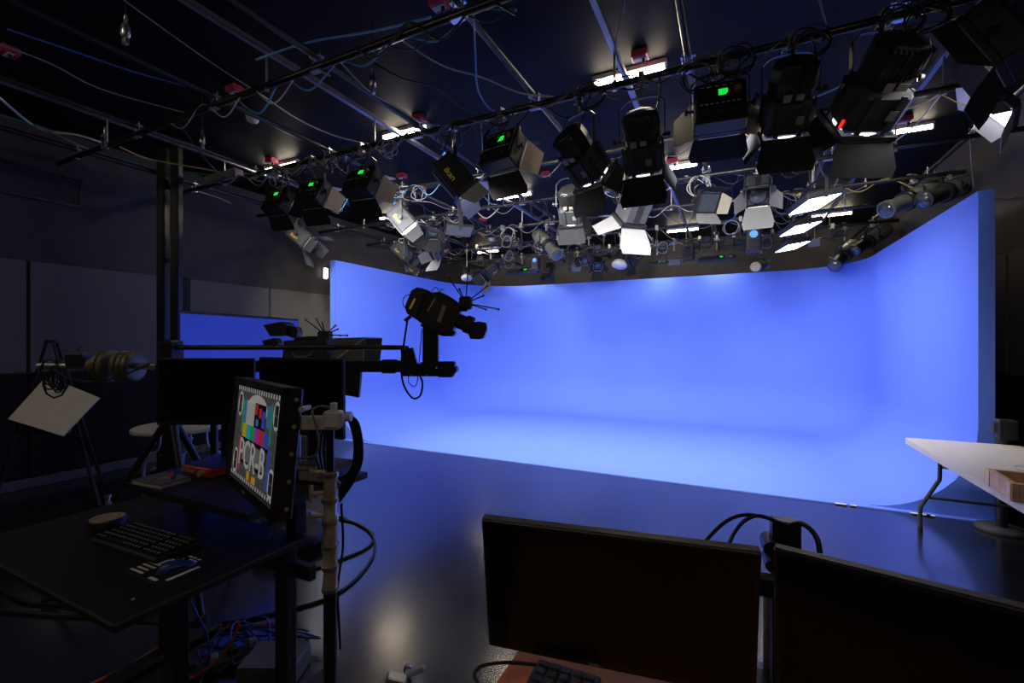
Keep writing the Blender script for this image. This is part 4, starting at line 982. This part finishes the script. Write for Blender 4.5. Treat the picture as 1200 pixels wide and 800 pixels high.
o.matrix_local = Matrix.Translation((-.01, -.0042, -.062)) @ Matrix.Rotation(PI / 2, 4, 'X') @ Matrix.Diagonal((1.12, 1.35, 1, 1))
# grip stand
pb = at(387, 400, D=1.30)
t = thing('grip_stand', 'chrome and black grip stand with silver arm carrying the test pattern monitor', 'stand', (pb.x, pb.y, 0), TH)
def zz(py, d=1.30): return CAMH + (CY - py) / F * d
obj('top_tube', MB().cyl((0, 0, zz(560)), (0, 0, zz(497)), .011, n=14), 'black_pipe', t)
m_ = MB(); z0, z1 = zz(690), zz(552)
obj('lower_tube', MB().cyl((0, 0, .12), (0, 0, z0 + .02), .0185, n=16), 'black_pipe', t)
obj('sleeve', MB().lathe([(.018, z0), (.021, z0 + .004), (.021, z0 + .02), (.019, z0 + .03), (.019, z0 + .10), (.022, z0 + .105), (.022, z0 + .12)], (0, 0, 0), (0, 0, 1), n=18), 'brass_steel', t)
obj('sleeve', MB().lathe([(.0195, z0 + .122), (.0195, z0 + .19), (.0225, z0 + .195), (.0225, z0 + .21), (.018, z0 + .215), (.018, z1 - .03), (.021, z1 - .025), (.021, z1)], (0, 0, 0), (0, 0, 1), n=18), 'brass_steel', t)
for py in (690, 664, 640, 612, 586, 556): obj('collar', MB().cyl((0, 0, zz(py) - .004), (0, 0, zz(py) + .006), .0235, n=20), 'steel', t)
for (py, s) in ((578, -1), (535 + 18, -1), (604, -1)):
    z = zz(py); k = obj('lock_knob', MB().cyl((0, 0, z), (s * .05, 0, z), .007, n=8).box((s * .055, 0, z), (.012, .012, .05 if py == 578 else .02), bev=.004), 'brass_steel', t)
obj('arm', MB().box((-.052, 0, zz(495)), (.16, .03, .038), Matrix.Rotation(math.radians(-4), 4, 'Y') if False else None, bev=.003).box((.01, 0, zz(491)), (.05, .04, .05), bev=.006).cyl((.01, 0, zz(480)), (.01, 0, zz(472)), .01, n=10).cyl((.045, 0, zz(488)), (.06, 0, zz(488)), .014, n=12).cyl((-.07, -.03, zz(478)), (-.07, .02, zz(478)), .008, n=8), 'white_metal', t)
obj('arm_link', MB().cyl((-.12, 0, zz(495)), (-.28, .16, zz(480)), .014, n=8), 'steel', t)
for k in range(3):
    a = math.radians(90 + k * 120); l = obj('leg', MB().tube(smooth_path([(0, 0, .14), (.12 * math.cos(a), .12 * math.sin(a), .12), (.42 * math.cos(a), .42 * math.sin(a), .015)]), .012, n=8), 'steel', t)
for k in range(5):
    dx = k * .006
    drape('hanging_cable', [at(403 + k, 486, D=1.33), at(411 + k * 2, 496, D=1.34), at(416 + k * 2, 520 + k, D=1.36), at(414 + k * 2, 545, D=1.37), at(404 + k * 2, 563 + k, D=1.40), at(398, 575 + k * 3, D=1.45)], .0055, 'cable_black', 'black cable in the bundle draped over the grip stand arm', 'black cables over the grip stand arm')
drape('hanging_cable', [at(350, 537, D=1.33), at(368, 534, D=1.30), at(374, 520, D=1.28), at(371, 500, D=1.27), at(366, 482, D=1.27), at(375, 476, D=1.28), at(392, 479, D=1.30), at(404, 487, D=1.32)], .0035, 'cable_grey', 'thin grey cable curling round the silver arm', None)
for k in range(4):
    drape('hanging_cable', [at(376 + 3 * k, 500, D=1.6), at(370 + 5 * k, 530, D=1.62), at(378 + 3 * k, 556, D=1.65), at(392 + 2 * k, 566, D=1.75)], .005, 'cable_black', 'black cable hanging behind the grip stand post', 'black cables behind the grip stand')
drape('hanging_cable', [at(400, 590, D=1.4), at(402, 640, D=1.42), at(396, 690, D=1.4), at(399, 760, D=1.4)], .004, 'cable_black', 'thin black cable hanging down beside the grip stand tube', None)

# ------------------------------------------------------------------ floor clutter on the left
def fl(px, py, z=.01): q = at(px, py, Z=z); return q
drape('floor_cable', [fl(320, 672), fl(360, 668), fl(400, 655), fl(432, 640), fl(437, 625), fl(415, 612), fl(385, 607), fl(355, 610)], .010, 'cable_black', 'thick black cable looping on the floor round the grip stand, inner loop', None)
drape('floor_cable', [fl(180, 728), fl(260, 730), fl(330, 716), fl(385, 700), fl(420, 675), fl(439, 645), fl(432, 622), fl(400, 606), fl(370, 602)], .010, 'cable_black', 'thick black cable looping on the floor round the grip stand, outer loop', None)
drape('floor_cable', [fl(0, 715), fl(60, 720), fl(120, 722), fl(190, 728)], .012, 'cable_black', 'thick black cable on the floor below the keyboard surface', None)
drape('floor_cable', [fl(0, 690), fl(30, 705), fl(70, 708), fl(110, 715)], .012, 'cable_black', 'black cable bundle emerging from the left wall side', None)
drape('orange_cable', [fl(105, 802), fl(150, 780), fl(190, 757), fl(240, 740), fl(290, 733), fl(325, 731), fl(345, 745), fl(347, 760), fl(330, 775)], .008, 'cable_orange', 'orange cable making a wide loop under the black workstation', None)
drape('orange_cable', [at(281, 728, D=1.9), at(275, 745, D=1.95), at(262, 765, D=2.0), at(240, 785, D=2.05), at(215, 797, D=2.1), at(205, 790, D=2.1), at(215, 780, D=2.1)], .006, 'cable_orange', 'orange cable hanging in a narrow loop by the desk leg', None)
drape('blue_cable', [at(222, 702, D=1.9), at(232, 722, D=1.95), at(243, 745, D=2.0), at(246, 772, D=2.05)], .005, 'cable_blue', 'dark blue cable hanging under the workstation', None)
for k in range(6):
    rr = random.Random(k); c = fl(250 + 14 * k, 772 - 3 * k)
    drape('floor_cable', [c + Vector((rr.uniform(-.25, .25), rr.uniform(-.2, .2), rr.uniform(0, .05))) for j in range(5)], .005, rc.choice(['cable_black', 'cable_grey', 'cable_blue']), 'thin tangled cable on the floor under the workstation', 'tangled cables under the workstation')
q = fl(262, 772, .04)
t = thing('power_strip', 'dark power strip with plugs on the floor under the workstation', 'power strip', (q.x, q.y, 0), math.radians(70))
obj('case', MB().box((0, 0, .025), (.36, .06, .05), bev=.008), 'charcoal_body', t)
for k in range(4): obj('plug', MB().box((-.13 + k * .085, 0, .065), (.045, .04, .04), bev=.008), 'cable_grey' if k % 2 else 'black_plastic', t)
q = fl(322, 792, .0)
t = thing('floor_box', 'grey metal box on the floor beside the grip stand', 'box', (q.x, q.y, 0), math.radians(25))
obj('case', MB().box((0, 0, .05), (.26, .2, .1), bev=.008), 'grey_body', t); obj('lid', MB().box((0, 0, .103), (.25, .19, .006)), 'grey_body', t)
q = fl(475, 798, .03)
t = thing('grip_clamp', 'small silver grip clamp lying on the floor', 'clamp', (q.x, q.y, 0), math.radians(30))
obj('jaw', MB().box((-.05, 0, .03), (.09, .05, .03), Matrix.Rotation(.3, 4, 'Y'), bev=.006), 'steel', t)
obj('jaw', MB().box((.06, .03, .035), (.09, .03, .025), Matrix.Rotation(-.35, 4, 'Y'), bev=.006), 'white_metal', t)
obj('screw', MB().cyl((0, -.06, .03), (0, .07, .03), .01, n=10).cyl((0, .07, .03), (0, .085, .03), .022, n=10), 'steel', t)

# ================================================================== FRONT DESK
t = thing('front_desk', 'orange topped desk carrying two black monitors', 'desk', (0.35, .95, 0))
obj('desktop', MB().box((0.0, 0, .735), (1.77, .80, .03), bev=.004), 'desk_orange', t)
for sx in (-.8, .8):
    for sy in (-.33, .33): obj('leg', MB().box((sx, sy, .36), (.05, .05, .72)), 'black_metal', t)
DZ = .75
lean = math.radians(9)
t1, w1 = flat_monitor('desk_monitor', 'dark monitor on the orange desk beside the small keypad', Vector((-.555, .965, 0)), Vector((.052, 1.062, 0)), 1.166, .35, tilt=lean)
obj('top_edge', MB().box((0, .013, .0008), (w1 - .004, .020, .0016)), 'bezel_top_lit', t1)
obj('maker_mark', MB().box((-.04, -.0015, -.340), (.026, .001, .008)), 'cable_grey', t1)
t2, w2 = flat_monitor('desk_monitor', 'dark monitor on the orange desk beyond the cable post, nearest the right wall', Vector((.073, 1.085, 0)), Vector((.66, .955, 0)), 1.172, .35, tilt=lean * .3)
obj('top_edge', MB().box((0, .013, .0008), (w2 - .004, .020, .0016)), 'bezel_top_lit', t2)
pp = at(920, 400, D=1.10)
t = thing('monitor_post', 'black square post between the two desk monitors with arms', 'post', (pp.x, pp.y, DZ), math.radians(5))
obj('post', MB().box((0, 0, .21), (.06, .05, .42), bev=.005), 'black_metal', t)
obj('base', MB().box((0, 0, .008), (.2, .1, .016), bev=.004), 'black_metal', t)
obj('arm', MB().box((-.17, -.035, .27), (.34, .03, .05), bev=.006).box((.2, -.055, .27), (.36, .03, .05), bev=.006), 'black_metal', t)
obj('joint', MB().cyl((-.035, -.045, .36), (-.035, .02, .36), .018).cyl((-.035, -.045, .32), (-.035, .02, .32), .014), 'black_plastic', t)
q = at(899, 400, D=1.16)
o = obj('pale_pole', MB().cyl((0, 0, 0), (0, 0, .245), .0095, n=14).cyl((0, 0, .245), (0, 0, .255), .012, n=14).cyl((0, 0, 0), (0, 0, .012), .03, n=14), 'white_metal'); o.location = (q.x, q.y, DZ)
tag(o, 'thin pale grey pole seen in the gap between the desk monitors', 'pole')
drape('monitor_cable', [at(826, 634, D=1.0), at(845, 615, D=1.04), at(862, 605, D=1.06), at(880, 603, D=1.07), at(900, 607, D=1.08), at(917, 615, D=1.08)], .0045, 'cable_black', 'upper black cable arching from the keypad side monitor to the post', None)
drape('monitor_cable', [at(853, 640, D=1.0), at(862, 622, D=1.04), at(874, 609, D=1.06), at(890, 604, D=1.07), at(910, 611, D=1.08), at(925, 616, D=1.08)], .0045, 'cable_black', 'lower black cable arching from the keypad side monitor to the post', None)
drape('monitor_cable', [at(925, 616, D=1.07), at(938, 613, D=1.05), at(950, 620, D=1.02), at(958, 632, D=1.0), at(961, 648, D=.99)], .006, 'cable_black', 'pair of black cables arching from the post to the other desk monitor', None)
# keypad
q = at(655, 785, Z=.765)
t = thing('keypad', 'small black keypad on the orange desk under the monitor', 'keypad', (-.375, 1.035, DZ), math.radians(3))
obj('case', MB().box((0, 0, .009), (.165, .15, .018), bev=.004), 'key_black', t)
for r in range(5):
    for c in range(5): obj('key', MB().box((-.06 + c * .03, -.055 + r * .027, .022), (.024, .022, .010), bev=.003), 'key_black', t)
drape('keypad_cable', [(-.455, 1.085, .765), at(600, 776, Z=.765), at(578, 777, Z=.77), at(562, 781, D=1.17), at(556, 790, D=1.15), at(560, 800, D=1.13), at(572, 815, D=1.1)], .0045, 'cable_black', 'black keypad cable curling over the orange desk edge', None)

# ================================================================== RIGHT SIDE
TX0, TX1, TY0, TY1 = 1.37, 2.13, 2.78, 5.21
t = thing('folding_table', 'white rectangular folding table with dark steel legs beside the cyclorama', 'table', ((TX0 + TX1) / 2, (TY0 + TY1) / 2, 0))
hx, hy = (TX1 - TX0) / 2, (TY1 - TY0) / 2
top = []; r_ = .05
for (cx_, cy_, a0) in ((hx - r_, hy - r_, 0), (-hx + r_, hy - r_, 90), (-hx + r_, -hy + r_, 180), (hx - r_, -hy + r_, 270)):
    for k in range(5):
        a = math.radians(a0 + 22.5 * k); top.append((cx_ + r_ * math.cos(a), cy_ + r_ * math.sin(a), .7175))
obj('tabletop', MB().plate(top, .045), 'white_plastic', t)
for (sy, e) in ((1, hy - .28), (-1, -hy + .28)):
    for sx in (-1, 1):
        l = obj('leg', MB().tube(smooth_path([(sx * .22, e, .70), (sx * .22, e, .48), (sx * .24, e, .42), (sx * .33, e, .24), (sx * .345, e, .18), (sx * .345, e, 0.03)], 4), .0145, n=10), 'charcoal_body', t)
        obj('foot_cap', MB().cyl((sx * .345, e, 0), (sx * .345, e, .05), .018, n=10), 'black_plastic', l)
    obj('crossbar', MB().cyl((-.22, e, .56), (.22, e, .56), .010, n=8), 'galvanised', t)
    obj('crossbar', MB().cyl((-.30, e, .3), (.30, e, .3), .012, n=8), 'charcoal_body', t)
    obj('brace', MB().cyl((0, e, .56), (0, e - sy * .4, .70), .008, n=8), 'galvanised', t)
# wooden tray
t = thing('wooden_tray', 'open wooden box tray at the end of the white table', 'tray', (1.60, 3.52, .74), math.radians(-4))
for (c, d) in (((-.235, 0, .05), (.03, .34, .10)), ((.235, 0, .05), (.03, .34, .10)), ((0, .155, .05), (.44, .03, .10)), ((0, -.155, .05), (.44, .03, .10))):
    obj('side_board', MB().box(c, d, bev=.003), 'wood', t)
obj('bottom_board', MB().box((0, 0, .008), (.44, .30, .012)), 'wood', t)
obj('end_grain', MB().box((-.252, .14, .05), (.004, .05, .096)).box((-.252, -.14, .05), (.004, .05, .096)), 'wood_end', t)
q = at(1197, 550, Z=.745)
o = obj('wire_ring', MB().tube([(.03 * math.cos(a), .03 * math.sin(a), .012 + .008 * math.sin(a)) for a in [i * PI / 10 for i in range(20)]], .003, n=5, closed=True), 'brass_steel'); o.location = (q.x, q.y, .742)
tag(o, 'small brass wire ring lying on the white table', 'ring')
# pole stand with round base
q = at(1174, 622, Z=.0)
t = thing('pole_stand', 'black pole stand with round floor base behind the white table', 'stand', (q.x, q.y, 0))
obj('base', MB().lathe([(.165, 0), (.17, .01), (.165, .03), (.06, .04)], (0, 0, 0), (0, 0, 1), n=32), 'charcoal_body', t)
obj('pole', MB().cyl((0, 0, .03), (0, 0, .80), .035, n=14), 'black_metal', t)
obj('head', MB().box((.02, -.01, .86), (.13, .10, .17), bev=.012), 'black_plastic', t)
obj('bracket', MB().box((-.055, -.01, .87), (.02, .06, .08)), 'charcoal_body', t)
obj('collar', MB().cyl((0, 0, .74), (0, 0, .79), .05, n=14), 'black_plastic', t)
q = at(1163, 400, Y=YC0 - .25)
